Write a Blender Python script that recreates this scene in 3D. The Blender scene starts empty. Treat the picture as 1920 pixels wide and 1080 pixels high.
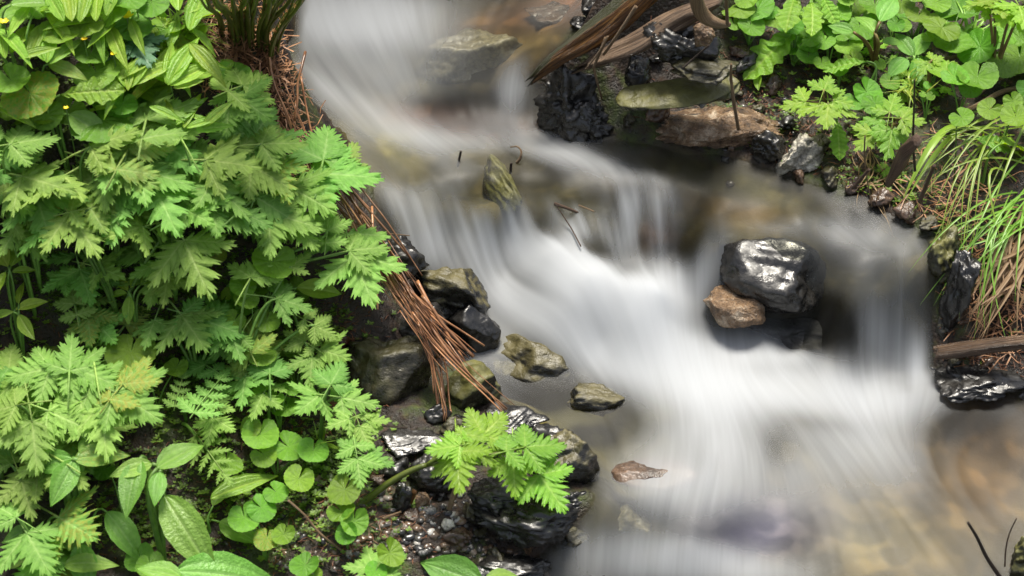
import bpy, bmesh, math, random
import numpy as np
from mathutils import Vector, Matrix, noise as mnoise

# ------------------------------------------------------------------ camera
TH = math.radians(38); DIST = 2.5; FP = 4000.0            # FP: focal length in photo pixels (1920 wide)
scene = bpy.context.scene
COL = scene.collection
CAM = np.array([0.0, -DIST * math.cos(TH), DIST * math.sin(TH)])
FWD = np.array([0.0, math.cos(TH), -math.sin(TH)])
UPV = np.array([0.0, math.sin(TH), math.cos(TH)])
RGT = np.array([1.0, 0.0, 0.0])
cd = bpy.data.cameras.new("camera"); cam = bpy.data.objects.new("camera", cd); COL.objects.link(cam)
cam.location = CAM; cam.rotation_euler = (math.pi / 2 - TH, 0, 0)
cd.sensor_width = 36; cd.lens = FP * 36 / 1920; cd.clip_start = .05; cd.clip_end = 500
cd.dof.use_dof = True; cd.dof.focus_distance = 2.47; cd.dof.aperture_fstop = 8
scene.camera = cam

# ------------------------------------------------------------------ light
SUN_EL, SUN_AZ = math.radians(74), math.radians(5)      # azimuth from +Y (behind the stream), negative = left
w = bpy.data.worlds.new("World"); scene.world = w; w.use_nodes = True
nt = w.node_tree; sky = nt.nodes.new("ShaderNodeTexSky"); sky.sky_type = 'NISHITA'; sky.sun_disc = False
sky.sun_elevation = SUN_EL; sky.sun_rotation = SUN_AZ; sky.dust_density = 3; sky.air_density = 1.0; sky.ozone_density = .6
bg = nt.nodes["Background"]; bg.inputs[1].default_value = .10
hsv = nt.nodes.new('ShaderNodeHueSaturation'); hsv.inputs['Saturation'].default_value = .5          # light filtered by the cloud and canopy
nt.links.new(sky.outputs[0], hsv.inputs['Color']); nt.links.new(hsv.outputs[0], bg.inputs[0])
sl = bpy.data.lights.new("sun", 'SUN'); sl.energy = 3.5; sl.angle = math.radians(20); sl.color = (1, .94, .82)
sun = bpy.data.objects.new("sun", sl); COL.objects.link(sun)
sdir = Vector((math.sin(SUN_AZ) * math.cos(SUN_EL), math.cos(SUN_AZ) * math.cos(SUN_EL), math.sin(SUN_EL)))
sun.rotation_euler = sdir.to_track_quat('Z', 'Y').to_euler(); sun.location = sdir * 5
scene.view_settings.view_transform = 'Standard'; scene.view_settings.look = 'None'
scene.view_settings.exposure = 1.05; scene.view_settings.gamma = 1
scene.render.engine = 'CYCLES'
cy = scene.cycles
cy.use_denoising = True; cy.max_bounces = 8; cy.transparent_max_bounces = 16
cy.diffuse_bounces = 5; cy.glossy_bounces = 3; cy.transmission_bounces = 4; cy.sample_clamp_indirect = 4
cy.caustics_reflective = False; cy.caustics_refractive = False

R = random.Random(7)
def rad(a): return math.radians(a)

# ------------------------------------------------------------------ pixel <-> place
def ray(px, py):
    return FWD + RGT * ((px - 960) / FP) - UPV * ((py - 540) / FP)
def at(px, py, z):
    d = ray(px, py); t = (z - CAM[2]) / d[2]
    return CAM + d * t
def proj(P):
    v = P - CAM; dz = v @ FWD
    return 960 + (v @ RGT) / dz * FP, 540 - (v @ UPV) / dz * FP

class TPS:
    def __init__(s, pts, lam=1e-5):
        X = np.array([at(p[0], p[1], p[2])[:2] for p in pts]); z = np.array([p[2] for p in pts]); n = len(X)
        s.X = X; K = s.k(np.linalg.norm(X[:, None] - X[None], axis=2)) + lam * np.eye(n)
        P = np.hstack([np.ones((n, 1)), X]); A = np.zeros((n + 3, n + 3)); A[:n, :n] = K; A[:n, n:] = P; A[n:, :n] = P.T
        s.c = np.linalg.solve(A, np.concatenate([z, np.zeros(3)]))
    @staticmethod
    def k(r): return r * r * np.log(r + 1e-9)
    def __call__(s, x, y):
        sh = x.shape; x = x.ravel(); y = y.ravel(); out = np.empty(len(x))
        for i in range(0, len(x), 40000):
            q = np.stack([x[i:i + 40000], y[i:i + 40000]], 1)
            r = np.linalg.norm(q[:, None] - s.X[None], axis=2)
            out[i:i + 40000] = s.k(r) @ s.c[:-3] + s.c[-3] + q @ s.c[-2:]
        return out.reshape(sh)

def vnoise(x, y, scale, seed):
    """smooth 2-D value noise, -1..1"""
    rs = np.random.RandomState(seed); T = rs.uniform(-1, 1, (256, 256))
    u = x / scale + 1000; v = y / scale + 1000
    i = np.floor(u).astype(int); j = np.floor(v).astype(int); fu = u - i; fv = v - j
    fu = fu * fu * (3 - 2 * fu); fv = fv * fv * (3 - 2 * fv)
    a = T[i % 256, j % 256]; b = T[(i + 1) % 256, j % 256]; c = T[i % 256, (j + 1) % 256]; d = T[(i + 1) % 256, (j + 1) % 256]
    return (a * (1 - fu) + b * fu) * (1 - fv) + (c * (1 - fu) + d * fu) * fv

# ------------------------------------------------------------------ water level and banks (pixel, pixel, height)
WPTS = [(560,-80,.20),(800,-80,.195),(1050,-80,.205),(1200,-80,.215),(600,50,.172),(800,50,.174),(1000,60,.178),(1100,20,.19),
 (560,130,.148),(640,130,.148),(740,140,.145),(800,100,.16),(990,140,.14),(640,220,.12),(720,240,.113),(800,250,.108),(900,240,.105),
 (1000,220,.105),(1060,260,.1),(860,215,.108),(700,320,.095),(800,320,.097),(900,310,.1),(1000,310,.1),(1150,290,.1),(1300,310,.1),
 (1450,350,.097),(1600,400,.093),(1740,440,.088),(720,390,.075),(830,355,.092),(930,370,.09),(1050,378,.088),(1150,378,.088),
 (1250,385,.087),(1330,420,.083),(1430,420,.088),(1550,430,.086),(1650,460,.08),(760,470,.04),(860,440,.045),(950,440,.045),
 (1060,425,.066),(1180,440,.055),(1270,450,.05),(840,520,.012),(910,525,.008),(1030,478,.046),(1090,490,.05),(1110,520,.047),(960,505,.014),
 (1180,545,.042),(1160,490,.038),(1240,555,.034),(1290,555,.014),(1070,580,.020),(1180,605,.018),(1260,605,.008),(980,600,-.008),(1130,640,-.006),(1500,470,.078),
 (1600,500,.075),(1700,520,.07),(1600,560,.05),(1660,600,.02),(1720,600,.02),(1640,670,-.018),(1740,680,-.02),(870,660,-.03),
 (1000,690,-.03),(1150,680,-.018),(1300,650,-.012),(1450,650,-.02),(1400,610,-.012),(1500,610,-.015),(950,760,-.04),(1100,760,-.035),(1300,760,-.025),
 (1500,740,-.022),(1700,740,-.025),(1900,760,-.035),(1150,850,-.042),(1300,850,-.035),(1500,850,-.033),(1700,850,-.036),
 (1900,880,-.042),(1100,950,-.055),(1150,950,-.05),(1300,960,-.045),(1500,960,-.045),(1800,980,-.05),(1200,1060,-.09),
 (1290,1020,-.06),(1400,1060,-.08),(1500,1090,-.07),(1800,1100,-.06),(1300,1160,-.12),(1600,1180,-.09),(2000,1100,-.06),(2000,800,-.04),(900,1400,-.16),(1500,1400,-.16),(2200,1400,-.12)]
BPTS = [(0,0,.38),(200,0,.36),(400,0,.33),(500,60,.28),(0,300,.24),(300,250,.23),(500,250,.2),(0,600,.08),(300,550,.1),(500,500,.1),
 (620,430,.1),(600,640,.02),(680,600,.03),(0,900,-.03),(300,900,-.04),(550,850,-.03),(700,800,-.02),(800,950,-.045),(840,640,-.015),(780,720,-.02),(880,720,-.03),(900,820,-.035),(1000,900,-.045),(700,1050,-.07),(300,1100,-.09),
 (0,1150,-.1),(-300,300,.3),(-300,900,.02),(-300,-200,.5),(300,-300,.5),(900,1150,-.1),
 (1150,60,.27),(1200,150,.135),(1300,60,.27),(1280,215,.112),(1230,200,.11),(1450,200,.21),(1400,0,.36),(1600,0,.45),(1600,200,.28),(1600,320,.16),
 (1750,0,.5),(1900,0,.55),(1750,200,.36),(1900,200,.42),(1750,380,.16),(1850,400,.24),(1900,550,.14),(1850,640,.02),(1900,700,0),
 (2000,400,.36),(2200,200,.5),(2100,700,.05),(1700,-200,.6),(1200,-200,.36),(2100,1000,.02)]
SHORE_L = [(540,-200),(555,-60),(545,60),(535,130),(590,200),(640,260),(680,320),(700,380),(722,440),(750,490),(790,520),(850,570),(862,620),(850,690),
 (900,740),(960,770),(1020,810),(1100,880),(1100,950),(1040,1020),(960,1080),(960,1150),(850,1400)]
SHORE_R = [(2300,1400),(2150,1150),(2080,900),(1960,770),(1900,735),(1800,725),(1750,690),(1748,600),(1765,500),(1740,440),(1660,392),(1560,352),(1470,322),
 (1380,296),(1280,282),(1180,268),(1120,240),(1070,190),(1010,160),(1000,140),(1060,75),(1110,25),(1190,-60),(1250,-200)]
Wf = TPS(WPTS); Bf = TPS(BPTS)
def hit(px, py, f, z0=.9, z1=-.35, n=900):
    zs = np.linspace(z0, z1, n); d = ray(px, py); t = (zs - CAM[2]) / d[2]
    P = CAM + d[None] * t[:, None]; g = P[:, 2] - f(P[:, 0], P[:, 1]); k = np.argmax(g < 0)
    if g[k] >= 0: k = n - 1
    return P[k]
def hitw(px, py): return hit(px, py, Wf)
poly = np.array([hitw(*p)[:2] for p in SHORE_L + SHORE_R])
def shore(x, y):
    """signed distance to the waterline, positive inside the stream"""
    sh = x.shape; x = x.ravel(); y = y.ravel(); d = np.full(len(x), 9.0); ins = np.zeros(len(x), bool)
    n = len(poly)
    for i in range(n):
        a = poly[i]; b = poly[(i + 1) % n]; e = b - a
        t = np.clip(((x - a[0]) * e[0] + (y - a[1]) * e[1]) / (e @ e), 0, 1)
        d = np.minimum(d, np.hypot(x - a[0] - t * e[0], y - a[1] - t * e[1]))
        c = (a[1] > y) != (b[1] > y)
        if e[1] != 0: ins ^= c & (x < e[0] * (y - a[1]) / e[1] + a[0])
    return np.where(ins, d, -d).reshape(sh)
def sstep(a, b, v):
    t = np.clip((v - a) / (b - a), 0, 1); return t * t * (3 - 2 * t)

BX = (-.95, 1.0); BY = (-.8, 1.15)
def terrain_z(x, y):
    xc = np.clip(x, *BX); yc = np.clip(y, *BY)
    wz = Wf(xc, yc); bz = Bf(xc, yc); s = shore(xc, yc)
    s = s + vnoise(x, y, .05, 3) * .008 + vnoise(x, y, .02, 4) * .004
    bed = wz - np.clip(s * .8, 0, .045) + vnoise(x, y, .06, 5) * .006 * sstep(0, .04, s)
    k = sstep(0, .075, -s)
    bank = wz + .004 + (np.maximum(bz, wz + .006) - wz) * k
    bank = bank + (vnoise(x, y, .09, 6) * .012 + vnoise(x, y, .03, 7) * .006 + vnoise(x, y, .011, 8) * .003) * sstep(0, .05, -s)
    z = np.where(s > 0, bed, bank)
    out = np.hypot(x - xc, y - yc)
    return z + np.minimum(out * .12, .6) * sstep(0, 1, out) + vnoise(x, y, 1.7, 9) * .12 * sstep(.2, 2, out)
# baked height lookup
GS = .004
gx = np.arange(-1.1, 1.1, GS); gy = np.arange(-.95, 1.3, GS)
GX, GY = np.meshgrid(gx, gy, indexing='ij'); GZ = terrain_z(GX, GY)
def ter(x, y):
    u = np.clip((np.asarray(x) - gx[0]) / GS, 0, len(gx) - 1.01); v = np.clip((np.asarray(y) - gy[0]) / GS, 0, len(gy) - 1.01)
    i = u.astype(int); j = v.astype(int); fu = u - i; fv = v - j
    return (GZ[i, j] * (1 - fu) + GZ[i + 1, j] * fu) * (1 - fv) + (GZ[i, j + 1] * (1 - fu) + GZ[i + 1, j + 1] * fu) * fv
def ground(px, py, h=0.0):
    """the place seen at a pixel, h above the ground"""
    return hit(px, py, lambda x, y: ter(x, y) + h)
def gz(x, y): return float(ter(np.array(x), np.array(y)))

# ------------------------------------------------------------------ mesh helpers
class MB:
    def __init__(s): s.v = []; s.f = []; s.a = []
    def add(s, v, f, a=None):
        o = len(s.v); s.v += [tuple(p) for p in v]; s.f += [tuple(i + o for i in q) for q in f]
        s.a += list(a) if a is not None else [0.0] * len(v)
    def mesh(s, name, mat, attr='vein'):
        m = bpy.data.meshes.new(name); m.from_pydata(s.v, [], s.f); m.materials.append(mat)
        m.attributes.new(attr, 'FLOAT', 'POINT').data.foreach_set('value', np.array(s.a, dtype=np.float32))
        m.shade_smooth(); return m
def link(name, mesh, parent=None, M=None):
    o = bpy.data.objects.new(name, mesh); COL.objects.link(o)
    if parent is not None:
        o.parent = parent
    if M is not None: o.matrix_basis = M
    return o
def tag(o, label, cat, group=None, kind=None):
    if label: o['label'] = label
    if cat: o['category'] = cat
    if group: o['group'] = group
    if kind: o['kind'] = kind
    return o
def thing(name, label, cat, loc, group=None):
    o = bpy.data.objects.new(name, None); COL.objects.link(o); o.location = Vector(loc); o.empty_display_size = .02
    return tag(o, label, cat, group)
def tube(path, rad_, n=6, cap=True):
    P = np.array(path, float); k = len(P); r = np.broadcast_to(np.array(rad_, float), (k,)) if np.ndim(rad_) else np.full(k, rad_)
    T = np.gradient(P, axis=0); T /= np.linalg.norm(T, axis=1)[:, None] + 1e-12
    ref = np.array([0, 0, 1.0]) if abs(T[0][2]) < .9 else np.array([1.0, 0, 0])
    V = []; F = []
    u = np.cross(T[0], ref); u /= np.linalg.norm(u)
    for i in range(k):
        u = u - T[i] * (u @ T[i]); u /= np.linalg.norm(u) + 1e-12; b = np.cross(T[i], u)
        for j in range(n):
            a = 2 * math.pi * j / n; V.append(P[i] + r[i] * (math.cos(a) * u + math.sin(a) * b))
    for i in range(k - 1):
        for j in range(n):
            F.append((i * n + j, i * n + (j + 1) % n, (i + 1) * n + (j + 1) % n, (i + 1) * n + j))
    if cap:
        F.append(tuple(range(n - 1, -1, -1))); F.append(tuple((k - 1) * n + j for j in range(n)))
    return V, F
def bez(p0, p1, p2, p3, n=10):
    t = np.linspace(0, 1, n)[:, None]
    return (1 - t) ** 3 * np.array(p0) + 3 * (1 - t) ** 2 * t * np.array(p1) + 3 * (1 - t) * t * t * np.array(p2) + t ** 3 * np.array(p3)
def smooth_path(pts, n=40):
    """Catmull-Rom through the points"""
    P = np.array(pts, float); P = np.vstack([2 * P[0] - P[1], P, 2 * P[-1] - P[-2]]); k = len(P) - 3; out = []
    for s in np.linspace(0, k - 1e-6, n):
        i = int(s); t = s - i; a, b, c, d = P[i:i + 4]
        out.append(.5 * (2 * b + (c - a) * t + (2 * a - 5 * b + 4 * c - d) * t * t + (3 * b - a - 3 * c + d) * t ** 3))
    return np.array(out)

# ------------------------------------------------------------------ materials
def mat(name):
    m = bpy.data.materials.new(name); m.use_nodes = True; t = m.node_tree
    return m, t, t.nodes, t.links, t.nodes['Principled BSDF'], t.nodes['Material Output']
def noise_node(N, L, scale, detail=4, rough=.6, vec=None, dist=0):
    n = N.new('ShaderNodeTexNoise'); n.inputs['Scale'].default_value = scale; n.inputs['Detail'].default_value = detail
    n.inputs['Roughness'].default_value = rough; n.inputs['Distortion'].default_value = dist
    if vec is not None: L.new(vec, n.inputs['Vector'])
    return n
def ramp(N, L, fac, stops):
    r = N.new('ShaderNodeValToRGB'); e = r.color_ramp.elements
    while len(e) < len(stops): e.new(.5)
    for k, (p, c) in enumerate(stops):
        e[k].position = p; e[k].color = (*c, 1) if len(c) == 3 else c
    L.new(fac, r.inputs[0]); return r
def mixc(N, L, fac, a, b):
    m = N.new('ShaderNodeMix'); m.data_type = 'RGBA'
    for s, v in ((m.inputs[0], fac), (m.inputs[6], a), (m.inputs[7], b)):
        if hasattr(v, 'links') or hasattr(v, 'is_linked'): L.new(v, s)
        else: s.default_value = v if isinstance(v, (int, float)) else (*v, 1)
    return m.outputs[2]
def mathn(N, L, op, a, b=None, clamp=False):
    m = N.new('ShaderNodeMath'); m.operation = op; m.use_clamp = clamp
    for s, v in ((m.inputs[0], a), (m.inputs[1], b)):
        if v is None: continue
        if hasattr(v, 'is_linked'): L.new(v, s)
        else: s.default_value = v
    return m.outputs[0]

def leaf_mat(name, base, vein, rough=.42, trans=.35, hue=.03, val=.35, spec=.5, back=None, bump=.3):
    m, t, N, L, P, O = mat(name)
    oi = N.new('ShaderNodeObjectInfo'); at_ = N.new('ShaderNodeAttribute'); at_.attribute_name = 'vein'
    tc = N.new('ShaderNodeTexCoord'); nz = noise_node(N, L, 9, 4, .6, tc.outputs['Object'])
    c = mixc(N, L, at_.outputs['Fac'], base, vein)
    dark = mixc(N, L, ramp(N, L, nz.outputs[0], [(.3, (.72, .72, .72)), (.7, (1.1, 1.1, 1.1))]).outputs[0], (0, 0, 0), c)
    mm = N.new('ShaderNodeMix'); mm.data_type = 'RGBA'; mm.blend_type = 'MULTIPLY'; mm.inputs[0].default_value = 1
    L.new(c, mm.inputs[6]); L.new(ramp(N, L, nz.outputs[0], [(.3, (.75, .78, .7)), (.72, (1.12, 1.08, 1.1))]).outputs[0], mm.inputs[7])
    hs = N.new('ShaderNodeHueSaturation'); L.new(mm.outputs[2], hs.inputs['Color'])
    mr = N.new('ShaderNodeMapRange'); L.new(oi.outputs['Random'], mr.inputs[0]); mr.inputs[3].default_value = .5 - hue; mr.inputs[4].default_value = .5 + hue
    L.new(mr.outputs[0], hs.inputs['Hue'])
    r2 = mathn(N, L, 'FRACT', mathn(N, L, 'MULTIPLY', oi.outputs['Random'], 7.31))
    mv = N.new('ShaderNodeMapRange'); L.new(r2, mv.inputs[0]); mv.inputs[3].default_value = 1 - val; mv.inputs[4].default_value = 1 + val * .6
    L.new(mv.outputs[0], hs.inputs['Value'])
    # old leaves: a few are yellowed, all carry small brown specks
    r3 = mathn(N, L, 'FRACT', mathn(N, L, 'MULTIPLY', oi.outputs['Random'], 23.7)); nsp = noise_node(N, L, 14, 5, .7, tc.outputs['Object'])
    yf = mathn(N, L, 'MULTIPLY', ramp(N, L, r3, [(.93, (0, 0, 0)), (1, (1, 1, 1))]).outputs[0], ramp(N, L, nsp.outputs[0], [(.4, (0, 0, 0)), (.65, (.8, .8, .8))]).outputs[0])
    yc = mixc(N, L, yf, hs.outputs[0], (.38, .30, .05)); spk = ramp(N, L, nsp.outputs[0], [(.73, (0, 0, 0)), (.76, (.7, .7, .7))]).outputs[0]
    hs = N.new('ShaderNodeHueSaturation'); L.new(mixc(N, L, spk, yc, (.10, .06, .02)), hs.inputs['Color'])
    L.new(hs.outputs[0], P.inputs['Base Color']); P.inputs['Roughness'].default_value = rough; P.inputs['Specular IOR Level'].default_value = spec
    tr = N.new('ShaderNodeBsdfTranslucent'); h2 = N.new('ShaderNodeHueSaturation'); L.new(hs.outputs[0], h2.inputs['Color'])
    h2.inputs['Saturation'].default_value = 1.15; h2.inputs['Value'].default_value = 1.5; h2.inputs['Hue'].default_value = .485; L.new(h2.outputs[0], tr.inputs[0])
    ms = N.new('ShaderNodeMixShader'); ms.inputs[0].default_value = trans
    L.new(P.outputs[0], ms.inputs[1]); L.new(tr.outputs[0], ms.inputs[2]); L.new(ms.outputs[0], O.inputs[0])
    bp = N.new('ShaderNodeBump'); bp.inputs['Strength'].default_value = bump; bp.inputs['Distance'].default_value = .02
    n2 = noise_node(N, L, 30, 3, .6, tc.outputs['Object']); hh = mathn(N, L, 'SUBTRACT', n2.outputs[0], mathn(N, L, 'MULTIPLY', at_.outputs['Fac'], .8))
    L.new(hh, bp.inputs['Height']); L.new(bp.outputs[0], P.inputs['Normal'])
    return m

def plain_mat(name, c1, c2, rough=.6, scale=60, spec=.4, bump=.3, stretch=None, detail=5):
    m, t, N, L, P, O = mat(name)
    tc = N.new('ShaderNodeTexCoord'); v = tc.outputs['Object']
    if stretch:
        mp = N.new('ShaderNodeMapping'); mp.inputs['Scale'].default_value = stretch; L.new(v, mp.inputs[0]); v = mp.outputs[0]
    oi = N.new('ShaderNodeObjectInfo')
    vr = .6 if name == 'dead_stalk' else .35
    n = noise_node(N, L, scale, detail, .65, v)
    c = ramp(N, L, n.outputs[0], [(.3, c1), (.7, c2)])
    hs = N.new('ShaderNodeHueSaturation'); L.new(c.outputs[0], hs.inputs['Color'])
    mv = N.new('ShaderNodeMapRange'); L.new(oi.outputs['Random'], mv.inputs[0]); mv.inputs[3].default_value = 1 - vr; mv.inputs[4].default_value = 1 + vr
    L.new(mv.outputs[0], hs.inputs['Value']); L.new(hs.outputs[0], P.inputs['Base Color'])
    P.inputs['Roughness'].default_value = rough; P.inputs['Specular IOR Level'].default_value = spec
    bp = N.new('ShaderNodeBump'); bp.inputs['Strength'].default_value = bump; bp.inputs['Distance'].default_value = .003
    L.new(n.outputs[0], bp.inputs['Height']); L.new(bp.outputs[0], P.inputs['Normal'])
    return m

def rock_mat(name, dark, mid, light, moss=None, moss_amt=.5, rough=(.12, .4), scale=22, strata=0.0, bump=.5):
    """wet stone: three tones, optional algae film where it faces up"""
    m, t, N, L, P, O = mat(name)
    tc = N.new('ShaderNodeTexCoord'); g = N.new('ShaderNodeNewGeometry'); oi = N.new('ShaderNodeObjectInfo')
    add = N.new('ShaderNodeVectorMath'); add.operation = 'ADD'; L.new(tc.outputs['Object'], add.inputs[0])
    cmb = N.new('ShaderNodeCombineXYZ'); L.new(mathn(N, L, 'MULTIPLY', oi.outputs['Random'], 9.7), cmb.inputs[0]); L.new(cmb.outputs[0], add.inputs[1])
    v = add.outputs[0]
    n1 = noise_node(N, L, scale, 7, .65, v, .4); n2 = noise_node(N, L, scale * 3.2, 5, .6, v); n3 = noise_node(N, L, scale * 12, 4, .6, v)
    c = ramp(N, L, n1.outputs[0], [(.32, dark), (.52, mid), (.72, light)]).outputs[0]
    mp = N.new('ShaderNodeMapping'); mp.inputs['Scale'].default_value = (12, 60, 160); L.new(v, mp.inputs[0])
    mp.inputs['Rotation'].default_value = (.5, .3, .4)
    st = noise_node(N, L, 1.0, 4, .6, mp.outputs[0], .3)
    if strata:
        c = mixc(N, L, mathn(N, L, 'MULTIPLY', ramp(N, L, st.outputs[0], [(.42, (0, 0, 0)), (.6, (1, 1, 1))]).outputs[0], strata * .7), c, light)
    sp = ramp(N, L, n3.outputs[0], [(.35, (.6, .6, .6)), (.65, (1.25, 1.25, 1.25))])
    mm = N.new('ShaderNodeMix'); mm.data_type = 'RGBA'; mm.blend_type = 'MULTIPLY'; mm.inputs[0].default_value = 1
    L.new(c, mm.inputs[6]); L.new(sp.outputs[0], mm.inputs[7]); c = mm.outputs[2]
    ro = N.new('ShaderNodeMapRange'); L.new(n2.outputs[0], ro.inputs[0]); ro.inputs[1].default_value = .35; ro.inputs[2].default_value = .65
    ro.inputs[3].default_value = rough[0]; ro.inputs[4].default_value = rough[1]; rr = ro.outputs[0]
    if moss:
        sx = N.new('ShaderNodeSeparateXYZ'); L.new(g.outputs['Normal'], sx.inputs[0])
        f = mathn(N, L, 'ADD', mathn(N, L, 'MULTIPLY', sx.outputs[2], .55), mathn(N, L, 'MULTIPLY', n1.outputs[0], .9))
        f = ramp(N, L, f, [(1.02 - moss_amt * .55 - .1, (0, 0, 0)), (min(.999, 1.12 - moss_amt * .55), (1, 1, 1))]).outputs[0]
        mc = ramp(N, L, n2.outputs[0], [(.3, tuple(k * .45 for k in moss)), (.7, moss)]).outputs[0]
        c = mixc(N, L, f, c, mc); rr = mathn(N, L, 'ADD', rr, mathn(N, L, 'MULTIPLY', f, .22), True)
    L.new(c, P.inputs['Base Color']); L.new(rr, P.inputs['Roughness']); P.inputs['Specular IOR Level'].default_value = .6
    b1 = N.new('ShaderNodeBump'); b1.inputs['Strength'].default_value = bump; b1.inputs['Distance'].default_value = .012
    h = mathn(N, L, 'ADD', n1.outputs[0], mathn(N, L, 'MULTIPLY', n2.outputs[0], .45))
    h = mathn(N, L, 'ADD', h, mathn(N, L, 'MULTIPLY', n3.outputs[0], .06))
    if strata: h = mathn(N, L, 'ADD', h, mathn(N, L, 'MULTIPLY', st.outputs[0], strata))
    L.new(h, b1.inputs['Height']); L.new(b1.outputs[0], P.inputs['Normal'])
    return m

# ------------------------------------------------------------------ ground
def ground_mat():
    m, t, N, L, P, O = mat('soil')
    tc = N.new('ShaderNodeTexCoord'); v = tc.outputs['Object']
    n1 = noise_node(N, L, 14, 6, .65, v); n2 = noise_node(N, L, 90, 5, .65, v); n3 = noise_node(N, L, 300, 3, .6, v)
    soil = ramp(N, L, n2.outputs[0], [(.3, (.008, .005, .003)), (.54, (.022, .013, .008)), (.7, (.055, .032, .018)), (.82, (.11, .08, .06))]).outputs[0]
    moss = ramp(N, L, n2.outputs[0], [(.3, (.012, .018, .004)), (.7, (.06, .085, .012))]).outputs[0]
    soil = mixc(N, L, ramp(N, L, n1.outputs[0], [(.5, (0, 0, 0)), (.62, (1, 1, 1))]).outputs[0], soil, moss)
    bc = N.new('ShaderNodeAttribute'); bc.attribute_name = 'bedcol'; ib = N.new('ShaderNodeAttribute'); ib.attribute_name = 'inbed'
    vo = N.new('ShaderNodeTexVoronoi'); vo.feature = 'SMOOTH_F1'; vo.inputs['Scale'].default_value = 52; vo.inputs['Smoothness'].default_value = .8
    wv = N.new('ShaderNodeVectorMath'); wv.operation = 'ADD'; L.new(v, wv.inputs[0]); wm = N.new('ShaderNodeVectorMath'); wm.operation = 'SCALE'; wm.inputs['Scale'].default_value = .03; L.new(n1.outputs['Color'], wm.inputs[0]); L.new(wm.outputs[0], wv.inputs[1]); L.new(wv.outputs[0], vo.inputs['Vector'])
    sc = N.new('ShaderNodeSeparateColor'); L.new(vo.outputs['Color'], sc.inputs[0])
    pb = ramp(N, L, sc.outputs[0], [(.25, (.35, .36, .38)), (.55, (.95, .9, .82)), (.8, (1.7, 1.55, 1.3))]).outputs[0]
    mb_ = N.new('ShaderNodeMix'); mb_.data_type = 'RGBA'; mb_.blend_type = 'MULTIPLY'; mb_.inputs[0].default_value = .45; L.new(bc.outputs['Color'], mb_.inputs[6]); L.new(pb, mb_.inputs[7])
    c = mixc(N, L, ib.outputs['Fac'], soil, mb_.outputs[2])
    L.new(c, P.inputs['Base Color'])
    r = ramp(N, L, n2.outputs[0], [(.35, (.25, .25, .25)), (.65, (.8, .8, .8))]); L.new(r.outputs[0], P.inputs['Roughness']); L.new(mathn(N, L, 'SUBTRACT', .45, mathn(N, L, 'MULTIPLY', ib.outputs['Fac'], .42)), P.inputs['Specular IOR Level'])
    bp = N.new('ShaderNodeBump'); bp.inputs['Distance'].default_value = .006
    L.new(mathn(N, L, 'SUBTRACT', .9, mathn(N, L, 'MULTIPLY', ib.outputs['Fac'], .75)), bp.inputs['Strength'])
    L.new(mathn(N, L, 'ADD', n2.outputs[0], mathn(N, L, 'MULTIPLY', n3.outputs[0], .4)), bp.inputs['Height']); L.new(bp.outputs[0], P.inputs['Normal'])
    return m

FLOW = [(620,30,80),(700,150,75),(600,170,25),(700,220,30),(850,270,8),(850,120,80),(960,160,95),(1000,60,150),(1100,30,160),(1050,280,25),
 (1200,320,15),(1400,360,12),(1600,420,20),(700,350,60),(780,430,60),(860,430,80),(950,420,75),(1050,420,55),(1180,420,80),(1260,410,105),
 (850,510,45),(1040,500,20),(1000,520,30),(950,560,30),(930,500,40),(820,470,70),(1000,440,75),(1130,430,78),(1220,430,95),(1320,460,105),(1100,540,35),(1180,560,75),(1240,560,105),(1130,640,35),(1050,640,40),(1250,680,40),
 (1350,650,120),(1300,760,80),(1200,780,115),(1400,800,75),(1500,760,20),(1650,740,100),(1600,820,60),(1300,880,110),(1450,900,85),
 (1650,880,50),(1750,950,55),(1250,950,128),(1350,1000,105),(1550,1000,80),(1300,1060,70),(1550,450,30),(1650,480,60),(1680,560,85),
 (1640,640,90),(1720,620,90),(900,620,70),(900,680,60),(1050,800,40),(1800,800,160),(1150,880,60),(1450,420,20)]
_fp = np.array([hitw(a, b)[:2] for a, b, _ in FLOW]); _fq = []
for a, b, g in FLOW:
    p = at(a, b, 0); q = at(a + 10 * math.cos(rad(g)), b + 10 * math.sin(rad(g)), -.0022 * math.sin(rad(g)))
    e = (q - p)[:2]; _fq.append(e / np.linalg.norm(e))
_fq = np.array(_fq)
def flow(x, y):
    sh = x.shape; q = np.stack([x.ravel(), y.ravel()], 1); out = np.zeros_like(q)
    for i in range(0, len(q), 60000):
        d2 = ((q[i:i + 60000, None] - _fp[None]) ** 2).sum(2); wgt = np.exp(-d2 / (2 * .055 ** 2)) + 1e-6 / (d2 + 1e-3)
        e = wgt @ _fq; out[i:i + 60000] = e / (np.linalg.norm(e, axis=1)[:, None] + 1e-9)
    return out[:, 0].reshape(sh), out[:, 1].reshape(sh)

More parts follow.
